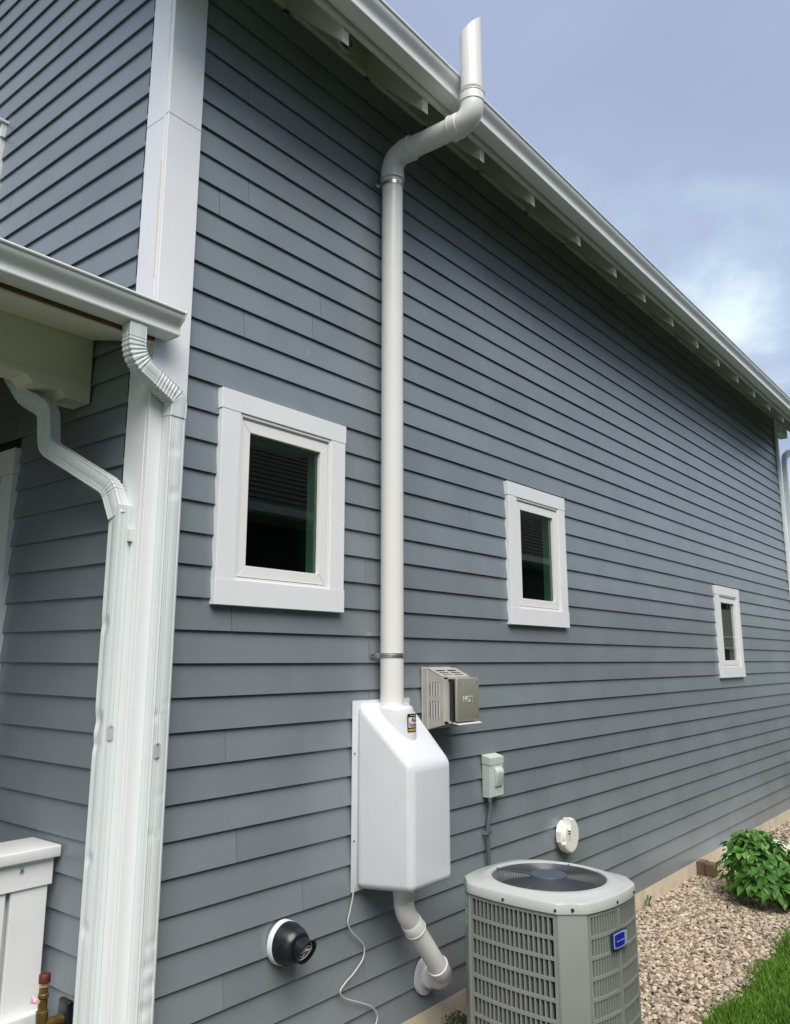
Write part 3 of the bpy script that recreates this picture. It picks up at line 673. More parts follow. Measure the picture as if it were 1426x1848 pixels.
# maker label on the collar
def lab_pt(u_, z, off):   # wraps round the collar front; u_ in radians from straight out
    r_ = 0.093+off; fy = 0.018
    return (1.405+r_*math.sin(u_), cy-r_*math.cos(u_)-fy*math.cos(u_), z)
def lab_patch(u1, u2, z1, z2, off, m, parent, name):
    mb = MB(); us = np.linspace(u1, u2, 9)
    a = [lab_pt(u_, z1, off) for u_ in us] + [lab_pt(u_, z2, off) for u_ in us]
    b_ = [lab_pt(u_, z1, off-0.003) for u_ in us] + [lab_pt(u_, z2, off-0.003) for u_ in us]
    mb.add(a+b_, [(i, i+1, 9+i+1, 9+i) for i in range(8)]+[(18+i+1, 18+i, 27+i, 27+i+1) for i in range(8)]+[(i+1, i, 18+i, 18+i+1) for i in range(8)]+[(9+i, 9+i+1, 27+i+1, 27+i) for i in range(8)]+[(0, 9, 27, 18), (8, 26, 35, 17)])
    return part(name, mb, m, parent)
lb = lab_patch(-0.33, 0.40, 1.452, 1.536, 0.0035, 'blackprint', cv, 'maker_label')
lab_patch(-0.285, 0.355, 1.474, 1.520, 0.0042, 'labelwhite', lb, 'label_field')
lab_patch(-0.285, 0.355, 1.457, 1.468, 0.0042, 'yellow', lb, 'label_stripe')
lab_patch(-0.20, 0.28, 1.5265, 1.5305, 0.0042, 'yellow', lb, 'label_stripe')
def wrapmat(txt, size, z, u_, m):
    c = Vector(lab_pt(u_, z, 0.0055)); nrm = Vector((math.sin(u_), -math.cos(u_), 0)); xd = Vector((math.cos(u_), math.sin(u_), 0))
    M4 = Matrix(((xd.x, 0, nrm.x, c.x), (xd.y, 0, nrm.y, c.y), (0, 1, 0, c.z), (0, 0, 0, 1)))
    text_obj(txt, size, m, lb, M4, 0.0004)
for ch, u_ in (('A', -0.045), ('L', 0.10), ('G', 0.235)): wrapmat(ch, 0.026, 1.5085, u_, 'blackprint')
for ch, u_ in zip('Radon', (-0.19, -0.075, 0.035, 0.145, 0.255)): wrapmat(ch, 0.024, 1.486, u_, 'red')
# lower pipe
lp = empty('radon_suction_pipe', (1.57, -0.14, 0.28), 'short white PVC pipe slanting from under the fan cover into the wall', 'pipe')
A0, A1 = Vector((1.405, -0.140, 0.835)), Vector((1.405, -0.140, 0.672)); A2 = Vector((1.735, -0.140, 0.292)); A3 = Vector((1.748, 0.0, 0.280))
dd = (A2-A1).normalized()
part('stub_pipe', MB().cyl(A0, A0-Vector((0, 0, 0.05)), 0.0440, seg=40), 'pvc', lp, smooth=True)
el = fillet([A1+Vector((0, 0, 0.115)), A1, A1+dd*0.125], 0.12, 14)
e3 = part('elbow', MB().tube(el, 0.0465, 44), 'pvc', lp, smooth=True)
hub(A1+Vector((0, 0, 0.060)), A1+Vector((0, 0, 0.120)), 0.0465, 0.0500, e3)
hub(A1+dd*0.075, A1+dd*0.135, 0.0465, 0.0500, e3)
part('slant_pipe', MB().cyl(A1+dd*0.10, A2-dd*0.06, 0.0440, seg=40), 'pvc', lp, smooth=True)
el = fillet([A2-dd*0.105, A2, A3+Vector((0, -0.02, 0))], 0.085, 14)
e4 = part('elbow', MB().tube(el, 0.0465, 44), 'pvc', lp, smooth=True)
hub(A2-dd*0.045, A2-dd*0.110, 0.0465, 0.0500, e4)
hub(A3+Vector((0, -0.058, 0)), A3+Vector((0, -0.012, 0)), 0.0465, 0.0500, e4)
part('primer_stain', MB().tube([A2-dd*0.1105, A2-dd*0.1125], 0.0446, 40), 'blue', e4, smooth=True)
part('wall_flange', MB().tube([A3+Vector((0, -0.001, 0)), A3+Vector((0, -0.016, 0)), A3+Vector((0, -0.020, 0))], [0.086, 0.084, 0.072], 44), 'cover', lp, smooth=True, auto=50)
# cable
cp = [(1.204, 0.790), (1.190, 0.735), (1.175, 0.690), (1.163, 0.649), (1.190, 0.605), (1.230, 0.573), (1.270, 0.535), (1.277, 0.505), (1.262, 0.472), (1.205, 0.435), (1.148, 0.410), (1.118, 0.384), (1.152, 0.350), (1.248, 0.306), (1.325, 0.268), (1.368, 0.225), (1.360, 0.187), (1.31, 0.15), (1.25, 0.02)]
def catmull(P_, n=8):
    P_ = [Vector(p) for p in P_]; o = []
    for i in range(len(P_)-1):
        p0, p1_, p2_, p3_ = P_[max(i-1, 0)], P_[i], P_[i+1], P_[min(i+2, len(P_)-1)]
        for k in range(n):
            t = k/n; o.append(0.5*((2*p1_)+(p2_-p0)*t+(2*p0-5*p1_+4*p2_-p3_)*t*t+(3*p1_-p0-3*p2_+p3_)*t**3))
    return o+[P_[-1]]
tag(link('cable', MB().tube(catmull([(x, -0.016, z) for x, z in cp]), 0.0034, 8), 'cable', None, smooth=True), 'thin grey cable wriggling down the wall from the fan cover corner', 'cable')

# ------------------------------------------------------------------ direct-vent terminal with HOT plate
hv = empty('heater_vent', (1.866, 0, 1.43), 'metal heater vent hood with louvred sides and a square plate stamped HOT', 'vent')
hx0, hx1 = 1.737, 1.995
part('wall_box', MB().box(hx0, hx1, -0.040, 0.0, 1.437, 1.742), 'alu', hv, bevel=0.002)
part('caulk_bead', MB().box(hx0-0.004, hx1+0.003, -0.009, -0.0035, 1.432, 1.747), 'alu', hv, bevel=0.002)
# louvred sides: frame + slats, left and right, top and bottom
hd = MB(); yA, yB = -0.040, -0.132; ztA, ztB, zbA, zbB = 1.742, 1.702, 1.437, 1.463
def side_panel(xs):
    o = part('side_panel', MB().prism([(yA, zbA), (yA-0.012, zbA+0.004), (yA-0.012, ztA-0.004), (yA, ztA)], 'x', xs, xs+0.0025), 'alu', hv)
    def q4(y0, y1, z0, z1): return MB().box(xs, xs+0.0025, y0, y1, z0, z1)
    m_ = MB(); m_.prism([(yB+0.014, zbB-0.004), (yB, zbB), (yB, ztB), (yB+0.014, ztB+0.006)], 'x', xs, xs+0.0025)
    m_.prism([(yA-0.012, zbA+0.004), (yB+0.014, zbB-0.004), (yB+0.014, zbB+0.030), (yA-0.012, zbB+0.030)], 'x', xs, xs+0.0025)
    m_.prism([(yA-0.012, ztB-0.030), (yB+0.014, ztB-0.030), (yB+0.014, ztB+0.006), (yA-0.012, ztA-0.004)], 'x', xs, xs+0.0025)
    zm = (zbA+ztA)/2
    m_.box(xs, xs+0.0025, yA-0.012, yB+0.014, zm-0.012, zm+0.012); part('panel_frame', m_, 'alu', o)
    for i in range(4):
        y = yA-0.019-i*0.0165
        for a, b_ in ((zbB+0.030, zm-0.012), (zm+0.012, ztB-0.030)):
            v = MB(); v.add([(xs-0.002, y, a), (xs+0.001, y, a), (xs+0.006, y-0.0075, a), (xs+0.003, y-0.0075, a), (xs-0.002, y, b_), (xs+0.001, y, b_), (xs+0.006, y-0.0075, b_), (xs+0.003, y-0.0075, b_)], [(0,3,2,1), (4,5,6,7), (0,1,5,4), (1,2,6,5), (2,3,7,6), (3,0,4,7)])
            part('louvre', v, 'alu', o)
side_panel(hx0+0.004); side_panel(hx1-0.0065)
# sloping top and bottom with slots
def sloped(z0, z1, nm):
    t = 0.0025
    def P_(x, s_): return (x, yA+(yB-yA)*s_, z0+(z1-z0)*s_)
    o = None
    for (xa, xb, sa, sb_) in [(hx0+.004, hx1-.004, 0, .22), (hx0+.004, hx1-.004, .86, 1.0), (hx0+.004, hx0+.035, .22, .86), (hx1-.035, hx1-.004, .22, .86), (1.856, 1.876, .22, .86), (hx0+.035, 1.856, .40, .50), (1.876, hx1-.035, .40, .50), (hx0+.035, 1.856, .64, .74), (1.876, hx1-.035, .64, .74)]:
        v = [P_(xa, sa), P_(xb, sa), P_(xb, sb_), P_(xa, sb_)]; mb = MB(); mb.add(v+[(p[0], p[1], p[2]-t) for p in v], [(0,1,2,3), (7,6,5,4), (0,4,5,1), (1,5,6,2), (2,6,7,3), (3,7,4,0)])
        if o is None: o = part(nm, mb, 'alu', hv)
        else: part('slot_bar', mb, 'alu', o)
sloped(ztA, ztB, 'top_panel'); sloped(zbA, zbB, 'bottom_panel')
part('inner_duct', MB().box(hx0+0.02, hx1-0.02, yB+0.008, -0.041, 1.475, 1.690), 'coil', hv)
part('front_panel', MB().box(hx0+0.004, hx1-0.006, yB-0.004, yB-0.0005, 1.461, 1.704), 'alu', hv, bevel=0.001)
part('neck', MB().box(1.768, 1.965, -0.176, yB-0.0045, 1.476, 1.688), 'coil', hv)
for z in (1.688, 1.470): part('neck_rail', MB().box(1.752, 1.975, -0.170, yB-0.0045, z, z+0.008), 'alu', hv)
part('neck_cheek', MB().box(1.752, 1.766, -0.158, yB-0.0045, 1.470, 1.696), 'alu', hv)
hp = part('hot_plate', MB().box(1.765, 1.972, -0.204, -0.190, 1.478, 1.693), 'hot', hv, bevel=0.004, segs=3, smooth=True)
part('plate_lip', MB().prism([(-0.1745, 1.469), (-0.212, 1.463), (-0.212, 1.467), (-0.1745, 1.4735)], 'x', 1.770, 1.980), 'vinyl', hv)
for x in (1.790, 1.952):
    for z in (1.498, 1.672):
        part('plate_rivet', MB().box(x-0.003, x+0.003, -0.2065, -0.2045, z-0.011, z+0.008), 'steel', hp, bevel=0.001)
for x in (1.790, 1.952):
    for z in (1.498, 1.672): part('standoff', MB().cyl((x, -0.190, z), (x, -0.176, z), 0.004, seg=8), 'steel', hv)
M4 = Matrix(((1, 0, 0, 1.868), (0, 0, -1, -0.2050), (0, 1, 0, 1.585), (0, 0, 0, 1)))
text_obj('HOT', 0.046, 'boxgray', hp, M4, 0.0012, 'stamped_lettering')
part('plate_dimple', MB().cyl((1.868, -0.2042, 1.648), (1.868, -0.206, 1.648), 0.004, 0.002, 10), 'steel', hp)

# ------------------------------------------------------------------ disconnect box and conduit
db = empty('disconnect_box', (2.37, 0, 1.03), 'pale grey electrical disconnect box with raised handle cover on the slate wall', 'electrical box')
part('box_body', MB().box(2.300, 2.440, -0.056, -0.003, 1.034, 1.215), 'boxgray', db, bevel=0.003)
part('hood', MB().prism([(-0.003, 1.262), (-0.003, 1.214), (-0.060, 1.206), (-0.060, 1.246)], 'x', 2.297, 2.443), 'boxgray', db, bevel=0.002)
part('door_panel', MB().box(2.308, 2.434, -0.0600, -0.0565, 1.038, 1.203), 'boxgray', db, bevel=0.0015)
hm = MB(); hm.prism([(-0.0605, 1.195), (-0.078, 1.180), (-0.083, 1.165), (-0.069, 1.090), (-0.0605, 1.088)], 'x', 2.338, 2.412); part('handle_cover', hm, 'boxgray', db, bevel=0.005, segs=3, smooth=True)
part('knockout', MB().cyl((2.2995, -0.03, 1.07), (2.2985, -0.03, 1.07), 0.014, seg=16), 'boxgray', db)
part('latch', MB().cyl((2.42, -0.045, 1.033), (2.42, -0.045, 1.026), 0.007, seg=10), 'boxgray', db)
part('conduit_nut', MB().cyl((2.335, -0.03, 1.033), (2.335, -0.03, 1.008), 0.014, 0.012, 12), 'steel', db)
cdp = catmull([(2.335, -0.030, 1.012), (2.332, -0.030, 0.96), (2.316, -0.028, 0.90), (2.308, -0.026, 0.84), (2.312, -0.026, 0.76), (2.318, -0.028, 0.60), (2.318, -0.03, 0.35), (2.31, -0.10, 0.18), (2.27, -0.28, 0.14)])
cdt = tag(link('conduit', MB().tube(cdp, 0.0115, 14), 'conduit', None, smooth=True), 'dark flexible conduit dropping from the grey electrical box behind the condenser', 'conduit')
part('conduit_strap', MB().box(2.288, 2.334, -0.0405, -0.0375, 0.842, 0.860).box(2.290, 2.296, -0.0375, -0.004, 0.842, 0.860), 'steel', cdt)

# ------------------------------------------------------------------ round off-white vent
av = empty('round_wall_vent', (3.235, 0, 0.60), 'round off-white plastic vent with a notch in its rim behind the condenser', 'vent')
ac_, az_ = 3.225, 0.700
pts = []
for i in range(64):
    a = 2*PI*i/64; r_ = 0.105
    d_ = math.degrees(a)
    if 96 < d_ < 138: r_ = 0.105-0.066*math.sin((d_-96)/42*PI)**0.4
    elif 138 <= d_ < 200: r_ = 0.094
    pts.append((ac_+r_*math.cos(a), az_+r_*math.sin(a)*1.0))
dsk = MB(); cxy = lambda k_: [((p[0]-ac_)*k_+ac_, (p[1]-az_)*k_+az_) for p in pts]
dsk.rings([[(x, -0.020, z) for x, z in cxy(0.97)], [(x, -0.052, z) for x, z in cxy(1.0)], [(x, -0.066, z) for x, z in cxy(0.97)], [(x, -0.072, z) for x, z in cxy(0.90)]])
part('cover_disc', dsk, 'offwhite', av, smooth=True, auto=35)
part('mount_ring', MB().tube([(ac_, -0.0035, az_), (ac_, -0.0198, az_)], [0.085, 0.080], 32), 'offwhite', av, smooth=True)
part('side_tab', MB().box(ac_-0.112, ac_-0.09, -0.05, -0.02, az_-0.03, az_+0.035), 'offwhite', av, bevel=0.003)
for i in range(4):
    part('slot', MB().box(ac_-0.048, ac_-0.020, -0.0735, -0.0718, az_+0.026-i*0.016, az_+0.034-i*0.016), 'coil' if i < 2 else 'boxgray', av)
for (a, b_) in ((0.055, 0.04), (0.06, -0.045), (-0.05, -0.07)): part('screw', MB().cyl((ac_+a, -0.0722, az_+b_), (ac_+a, -0.074, az_+b_), 0.004, seg=8), 'boxgray', av)

# ------------------------------------------------------------------ black vent
bv = empty('black_wall_vent', (0.765, 0, 0.60), 'black hooded wall vent with white base ring and white grille, low on the slate wall', 'vent')
bx, bz = 0.775, 0.664
part('base_ring', MB().tube([(bx, -0.003, bz), (bx, -0.022, bz), (bx, -0.026, bz)], [0.084, 0.083, 0.078], 40), 'cover', bv, smooth=True, auto=50)
part('hood', MB().tube([(bx+.002, -0.026, bz), (bx+.002, -0.050, bz), (bx+.002, -0.058, bz), (bx+.002, -0.078, bz-0.002), (bx+.002, -0.098, bz-0.004), (bx+.002, -0.105, bz-0.005)], [0.080, 0.079, 0.074, 0.070, 0.060, 0.050], 40), 'black', bv, smooth=True, auto=50)
nz = MB(); n = 36
def nr(r_, y, z): return [(bx+0.006+r_*math.cos(2*PI*i/n), y-(0.022*math.sin(2*PI*i/n)), z+r_*math.sin(2*PI*i/n)) for i in range(n)]
nz.rings([nr(0.048, -0.075, bz-0.008), nr(0.044, -0.128, bz-0.012), nr(0.047, -0.138, bz-0.013), nr(0.047, -0.142, bz-0.013), nr(0.041, -0.142, bz-0.013), nr(0.039, -0.10, bz-0.01)])
part('nozzle', nz, 'black', bv, smooth=True, auto=40)
gr = MB()
for r_ in (0.012, 0.023, 0.034):
    gr.tube([(bx+0.006+r_*math.cos(2*PI*i/24), -0.127-(0.018*math.sin(2*PI*i/24)), bz-0.012+r_*math.sin(2*PI*i/24)) for i in range(25)], 0.0022, 6)
gr.cyl((bx+0.006-0.042, -0.127, bz-0.012), (bx+0.006+0.042, -0.127, bz-0.012), 0.002, seg=6); gr.cyl((bx+0.006, -0.127+0.018, bz-0.048), (bx+0.006, -0.127-0.018, bz+0.024), 0.002, seg=6)
part('grille', gr, 'vinyl', bv, smooth=True)

# ------------------------------------------------------------------ condenser
AC = Vector((1.878, -0.622, 0)); rot = R(-4.0)
ac = empty('air_conditioner', (AC.x, AC.y, 0), 'grey outdoor air conditioner condenser with louvred sides and round fan guard', 'air conditioner')
ca, sa = math.cos(rot), math.sin(rot)
def L2W(a, b_, z): return (AC.x+a*ca-b_*sa, AC.y+a*sa+b_*ca, z)
HX, HY, CH = 0.300, 0.318, 0.082
def face(side, s_, off=0.0, B=None):   # side 0: -x (left) 1: -y (front) 2: +x 3: +y ; s 0..1 counter-clockwise seen from above
    c = {0: ((-HX, HY-CH), (-HX, -HY+CH), (-1, 0)), 1: ((-HX+CH, -HY), (HX-CH, -HY), (0, -1)), 2: ((HX, -HY+CH), (HX, HY-CH), (1, 0)), 3: ((HX-CH, HY), (-HX+CH, HY), (0, 1))}[side]
    bl = (0.022, 0.030, 0.022, 0.030)[side] if B is None else B
    k_ = bl*4*s_*(1-s_)+off
    return (c[0][0]+(c[1][0]-c[0][0])*s_+c[2][0]*k_, c[0][1]+(c[1][1]-c[0][1])*s_+c[2][1]*k_)
def outline(off=0.0, n_=14):
    o = []
    for s_ in range(4):
        o += [face(s_, i/n_, off) for i in range(n_+1)]
        a = face(s_, 1.0, off); b_ = face((s_+1) % 4, 0.0, off)
        # chamfer, outwards offset is roughly right because both ends move
        o += [((a[0]*(1-t)+b_[0]*t), (a[1]*(1-t)+b_[1]*t)) for t in (0.33, 0.66)]
    return o
def ring_z(pts_, z): return [L2W(a, b_, z) for a, b_ in pts_]
ZC = 0.787
core = outline(-0.06); part('coil', MB().rings([ring_z(core, 0.09), ring_z(core, ZC-0.05)]), 'coil', ac)
# corner posts
def post(side):
    mb = MB(); a0 = face(side, 0.975); a1 = face(side, 1.0, 0.002); b0 = face((side+1) % 4, 0.0, 0.002); b1 = face((side+1) % 4, 0.025)
    def inn(p, k_=0.94): return (p[0]*k_, p[1]*k_)
    ps = [a0, a1, b0, b1, inn(b1), inn(b0), inn(a1), inn(a0)]
    mb.prism([L2W(p[0], p[1], 0)[:2] for p in ps], 'z', 0.065, ZC-0.042); return part('corner_post', mb, 'acgray', ac, bevel=0.003, segs=2, smooth=True)
for s_ in range(4): post(s_)
rows = 8; zlo, zhi = 0.095, ZC-0.060
for side in range(4):
    fr = MB()
    def strip(s0, s1, za, zb2, o0, o1, mb=None, n_=10):
        mb = fr if mb is None else mb
        ss = np.linspace(s0, s1, n_+1)
        rr = [[L2W(*face(side, q_, o0), za), L2W(*face(side, q_, o1), za), L2W(*face(side, q_, o1), zb2), L2W(*face(side, q_, o0), zb2)] for q_ in ss]
        mb.rings(rr)
    strip(0.026, 0.974, 0.065, zlo, -0.02, 0.0); strip(0.026, 0.974, zhi, ZC-0.043, -0.02, 0.0)
    strip(0.026, 0.055, zlo, zhi, -0.02, 0.0, n_=1); strip(0.945, 0.974, zlo, zhi, -0.02, 0.0, n_=1)
    mid = side in (1, 3)
    if mid: strip(0.478, 0.522, zlo, zhi, -0.02, 0.004, n_=1)
    pn = part('louvre_panel', fr, 'acgray', ac, smooth=True, auto=30)
    for r_ in range(1, rows):
        z = zlo+(zhi-zlo)*r_/rows; mb = MB(); strip(0.055, 0.945, z-0.0065, z+0.0065, -0.014, 0.0005, mb); part('louvre_rail', mb, 'acgray', pn, smooth=True, auto=30)
    nsl = 18 if side in (0, 2) else 22
    for i in range(1, nsl):
        s_ = 0.055+0.89*i/nsl
        if mid and abs(s_-0.5) < 0.024: continue
        mb = MB(); p = L2W(*face(side, s_), 0); dx_ = {0: (-1, 0), 1: (0, -1), 2: (1, 0), 3: (0, 1)}[side]
        hw = 0.0036/0.44
        rr = [[L2W(*face(side, s_-hw, -0.001), z), L2W(*face(side, s_+hw, -0.001), z), L2W(*face(side, s_+hw*0.9, -0.020), z), L2W(*face(side, s_-hw*0.9, -0.020), z)] for z in (zlo, zhi)]
        part('louvre_slat', mb.rings(rr), 'acgray', pn)
# cap
N_ = len(outline()); ol = outline(0.006); FR = 0.264; FC = (-0.002, -0.004)
def resamp(off):
    return outline(off)
def circ(r_, z, pts_=None):
    pts_ = outline()
    return [L2W(FC[0]+r_*math.cos(math.atan2(p[1]-FC[1], p[0]-FC[0])), FC[1]+r_*math.sin(math.atan2(p[1]-FC[1], p[0]-FC[0])), z) for p in pts_]
def lerp(A_, B_, t, z): return [(a[0]*(1-t)+b_[0]*t, a[1]*(1-t)+b_[1]*t, z) for a, b_ in zip(A_, B_)]
O_ = ring_z(outline(0.006), 0); I_ = circ(FR, 0)
cap = MB(); rs_ = [ring_z(outline(0.002), ZC-0.042), ring_z(outline(0.008), ZC-0.041), ring_z(outline(0.008), ZC-0.034), ring_z(outline(0.005), ZC-0.006), ring_z(outline(0.001), ZC+0.000)]
rs_ += [lerp(O_, I_, 0.12, ZC+0.003), lerp(O_, I_, 0.55, ZC+0.010), lerp(O_, I_, 0.62, ZC+0.016), lerp(O_, I_, 0.92, ZC+0.020), lerp(O_, I_, 1.0, ZC+0.017), circ(FR-0.004, ZC+0.006), circ(FR-0.006, ZC-0.08)]
cap.rings(rs_, False, False)
capo = part('top_cap', cap, 'aclight', ac, smooth=True, auto=45)
part('fan_well', MB().rings([circ(FR-0.004, ZC-0.10), circ(FR-0.004, ZC-0.099)]), 'coil', ac)
for sd_, s_ in ((0, 0.45), (0, 0.98), (1, 0.46), (1, 0.9)):
    p = face(sd_, s_, 0.0085); q_ = face(sd_, s_, 0.0115); part('screw', MB().cyl(L2W(*p, ZC-0.026), L2W(*q_, ZC-0.026), 0.006, seg=10), 'coil', capo)
pm = ((face(0, 1, 0.006)[0]+face(1, 0, 0.006)[0])/2, (face(0, 1, 0.006)[1]+face(1, 0, 0.006)[1])/2)
part('screw', MB().cyl(L2W(*pm, ZC-0.024), L2W(pm[0]-0.004, pm[1]-0.004, ZC-0.024), 0.007, seg=10), 'coil', capo)
gd = MB(); nring = 15
for i in range(nring):
    r_ = 0.092+(FR-0.010-0.092)*i/(nring-1); z = ZC+0.018-0.006*(i/(nring-1))**2
    gd.tube([L2W(FC[0]+r_*math.cos(2*PI*j/56), FC[1]+r_*math.sin(2*PI*j/56), z) for j in range(57)], 0.0023, 5)
gw = part('fan_guard', gd, 'wire', ac, smooth=True); gw['kind'] = 'stuff'
for a in range(0, 360, 90):
    aa = R(a+10); c_, s_ = math.cos(aa), math.sin(aa)
    part('guard_spoke', MB().tube([L2W(FC[0]+0.06*c_, FC[1]+0.06*s_, ZC+0.0135), L2W(FC[0]+0.18*c_, FC[1]+0.18*s_, ZC+0.0120), L2W(FC[0]+(FR+0.004)*c_, FC[1]+(FR+0.004)*s_, ZC+0.0150)], 0.0035, 6), 'wire', ac, smooth=True)
part('fan_hub', MB().tube([L2W(*FC, ZC+0.012), L2W(*FC, ZC+0.020), L2W(*FC, ZC+0.026), L2W(*FC, ZC+0.0275)], [0.084, 0.086, 0.083, 0.07], 36), 'hub', ac, smooth=True, auto=50)
for a in (30, 150, 270):
    aa = R(a); vs = []
    for r_, wd, tw in ((0.06, 0.06, 0.03), (0.15, 0.10, 0.025), (0.245, 0.13, 0.02)):
        for s_ in (-1, 1):
            th = aa+s_*wd/2/r_*0.9; vs.append(L2W(FC[0]+r_*math.cos(th), FC[1]+r_*math.sin(th), ZC-0.055+s_*tw))
    vs2 = [(v[0], v[1], v[2]-0.004) for v in vs]
    part('fan_blade', MB().add(vs+vs2, [(0,1,3,2), (2,3,5,4), (7,6,8,9), (9,8,10,11), (0,2,8,6), (2,4,10,8), (1,7,9,3), (3,9,11,5), (4,5,11,10), (0,6,7,1)]), 'coil', ac)
# badge on the front centre strip
def bpt(a, z, o_=0.0): f_ = face(1, 0.5+a/(2*(HX-CH)), 0.006+o_); return L2W(f_[0], f_[1], z)
def bpatch(a0, a1, z0, z1, o0, o1, m, parent, nm, sl=0.0):
    mb = MB(); aa = np.linspace(a0, a1, 7)
    bow = lambda a: 0.004*(1-((a-(a0+a1)/2)/((a1-a0)/2))**2)
    rr = [[bpt(a, z0-bow(a), o0), bpt(a, z0-bow(a), o1), bpt(a, z1+bow(a), o1), bpt(a, z1+bow(a), o0)] for a in aa]
    return part(nm, mb.rings(rr), m, parent, bevel=0.001, segs=1)
bd = bpatch(-0.080, 0.048, 0.582, 0.648, 0.0, 0.010, 'navy', ac, 'badge')
bpatch(-0.073, 0.042, 0.588, 0.642, 0.0102, 0.0110, 'silver', bd, 'badge_border')
bpatch(-0.067, 0.014, 0.593, 0.637, 0.0112, 0.0120, 'blue', bd, 'badge_field')
c0 = Vector(bpt(-0.027, 0.614, 0.0155)); M4 = Matrix(((ca, 0, sa, c0.x), (sa, 0, -ca, c0.y), (0, 1, 0, c0.z), (0, 0, 0, 1)))
text_obj('American Standard', 0.0085, 'silver', bd, M4, 0.0003)
for z in (0.70, 0.655, 0.61):
    a_ = face(3, 1.0, 0.004); b_ = face(0, 0.0, 0.004); q1 = (a_[0]*.75+b_[0]*.25, a_[1]*.75+b_[1]*.25); q2 = (a_[0]*.25+b_[0]*.75, a_[1]*.25+b_[1]*.75)
    part('sticker', MB().rings([[L2W(q1[0], q1[1], z-.016), L2W(q1[0], q1[1], z+.016), L2W(q1[0]-.001, q1[1]+.001, z+.016), L2W(q1[0]-.001, q1[1]+.001, z-.016)], [L2W(q2[0], q2[1], z-.016), L2W(q2[0], q2[1], z+.016), L2W(q2[0]-.001, q2[1]+.001, z+.016), L2W(q2[0]-.001, q2[1]+.001, z-.016)]]), 'boxgray', ac)
mb = MB(); mb.box(AC.x-0.43, AC.x+0.43, AC.y-0.43, AC.y+0.43, 0.0, 0.062)
pdo = tag(link('condenser_pad', mb, 'pad', None, bevel=0.01, segs=2), 'dark grey equipment pad under the air conditioner', 'pad')

# ------------------------------------------------------------------ hose bib
hb_ = empty('hose_tap', (-0.07, 0.235, 0.56), 'old brass hose tap fitting with a dark red cap at the lower left wall', 'tap')
vx, vy = -0.115, 0.235
part('vertical_tube', MB().tube([(vx, vy, 0.595), (vx, vy, 0.615), (vx, vy, 0.618), (vx, vy, 0.655), (vx, vy, 0.658), (vx, vy, 0.668), (vx, vy, 0.671), (vx, vy, 0.690)], [0.020, 0.020, 0.0155, 0.0145, 0.018, 0.018, 0.0145, 0.0145], 20), 'brass', hb_, smooth=True, auto=40)
for z in (0.692, 0.6985): part('copper_ring', MB().cyl((vx, vy, z), (vx, vy, z+0.0045), 0.0165, seg=20), 'ring', hb_, smooth=True)
part('cap', MB().tube([(vx, vy, 0.7035), (vx, vy, 0.728), (vx, vy, 0.731)], [0.0195, 0.0195, 0.017], 20), 'copper', hb_, smooth=True, auto=50)
part('elbow', MB().tube(fillet([(vx, vy, 0.60), (vx, vy, 0.570), (-0.03, vy, 0.566), (0.0, vy, 0.566)], 0.02), 0.019, 18), 'brass', hb_, smooth=True)
part('valve_body', MB().box(-0.040, -0.016, vy-0.034, vy+0.034, 0.530, 0.628), 'black', hb_, bevel=0.008, segs=3, smooth=True)
pt = MB(); rs_ = []
for i in range(7):
    t = i/6; rs_.append([(vx-0.030-0.006*math.cos(a)*(1-t)*1.6-0.008*t, vy+0.012-0.03*(1-t), 0.655+0.013*math.sin(a)*(0.5+0.5*t)+0.004*t) for a in np.linspace(0, 2*PI, 12)[:-1]])
tag(link('petal', pt.rings(rs_), 'pink', None, smooth=True), 'curled pink petal caught on the brass hose tap', 'petal')

# ------------------------------------------------------------------ edging, stone, slab
ed = empty('timber_edging', (5.62, -0.1, 0), 'brown timber edging stub beside the foundation in the gravel', 'edging')
part('post', MB().box(5.600, 5.700, -0.078, -0.006, -0.02, 0.125), 'wood', ed, bevel=0.006)
part('post', MB().box(5.590, 5.690, -0.152, -0.080, -0.02, 0.118), 'wood', ed, bevel=0.006)
slb = tag(link('concrete_slab', MB().box(6.20, 7.35, -1.05, -0.012, -0.02, 0.045), 'slab', None, bevel=0.008), 'pale grey slab by the foundation behind the leafy bush', 'slab')
sl2 = tag(link('splash_block', MB().box(7.45, 8.05, -0.62, -0.40, 0.0, 0.05).box(7.45, 8.05, -0.40, -0.38, 0.0, 0.09).box(7.45, 8.05, -0.64, -0.62, 0.0, 0.09), 'slab', None, bevel=0.004), 'long grey trough shaped splash block in the gravel beyond the slab', 'splash block')
stn = MB(); ball(stn, (6.62, -0.43, 0.088), (0.16, 0.085, 0.06), 16)
rr_ = random.Random(5); stn.v = [(x+rr_.uniform(-.004, .004), y+rr_.uniform(-.004, .004), z+rr_.uniform(-.004, .004)) for x, y, z in stn.v]
tag(link('stone', stn, 'bigstone', None, smooth=True, auto=80), 'smooth pale cream stone lying on the slab behind the bush', 'stone')

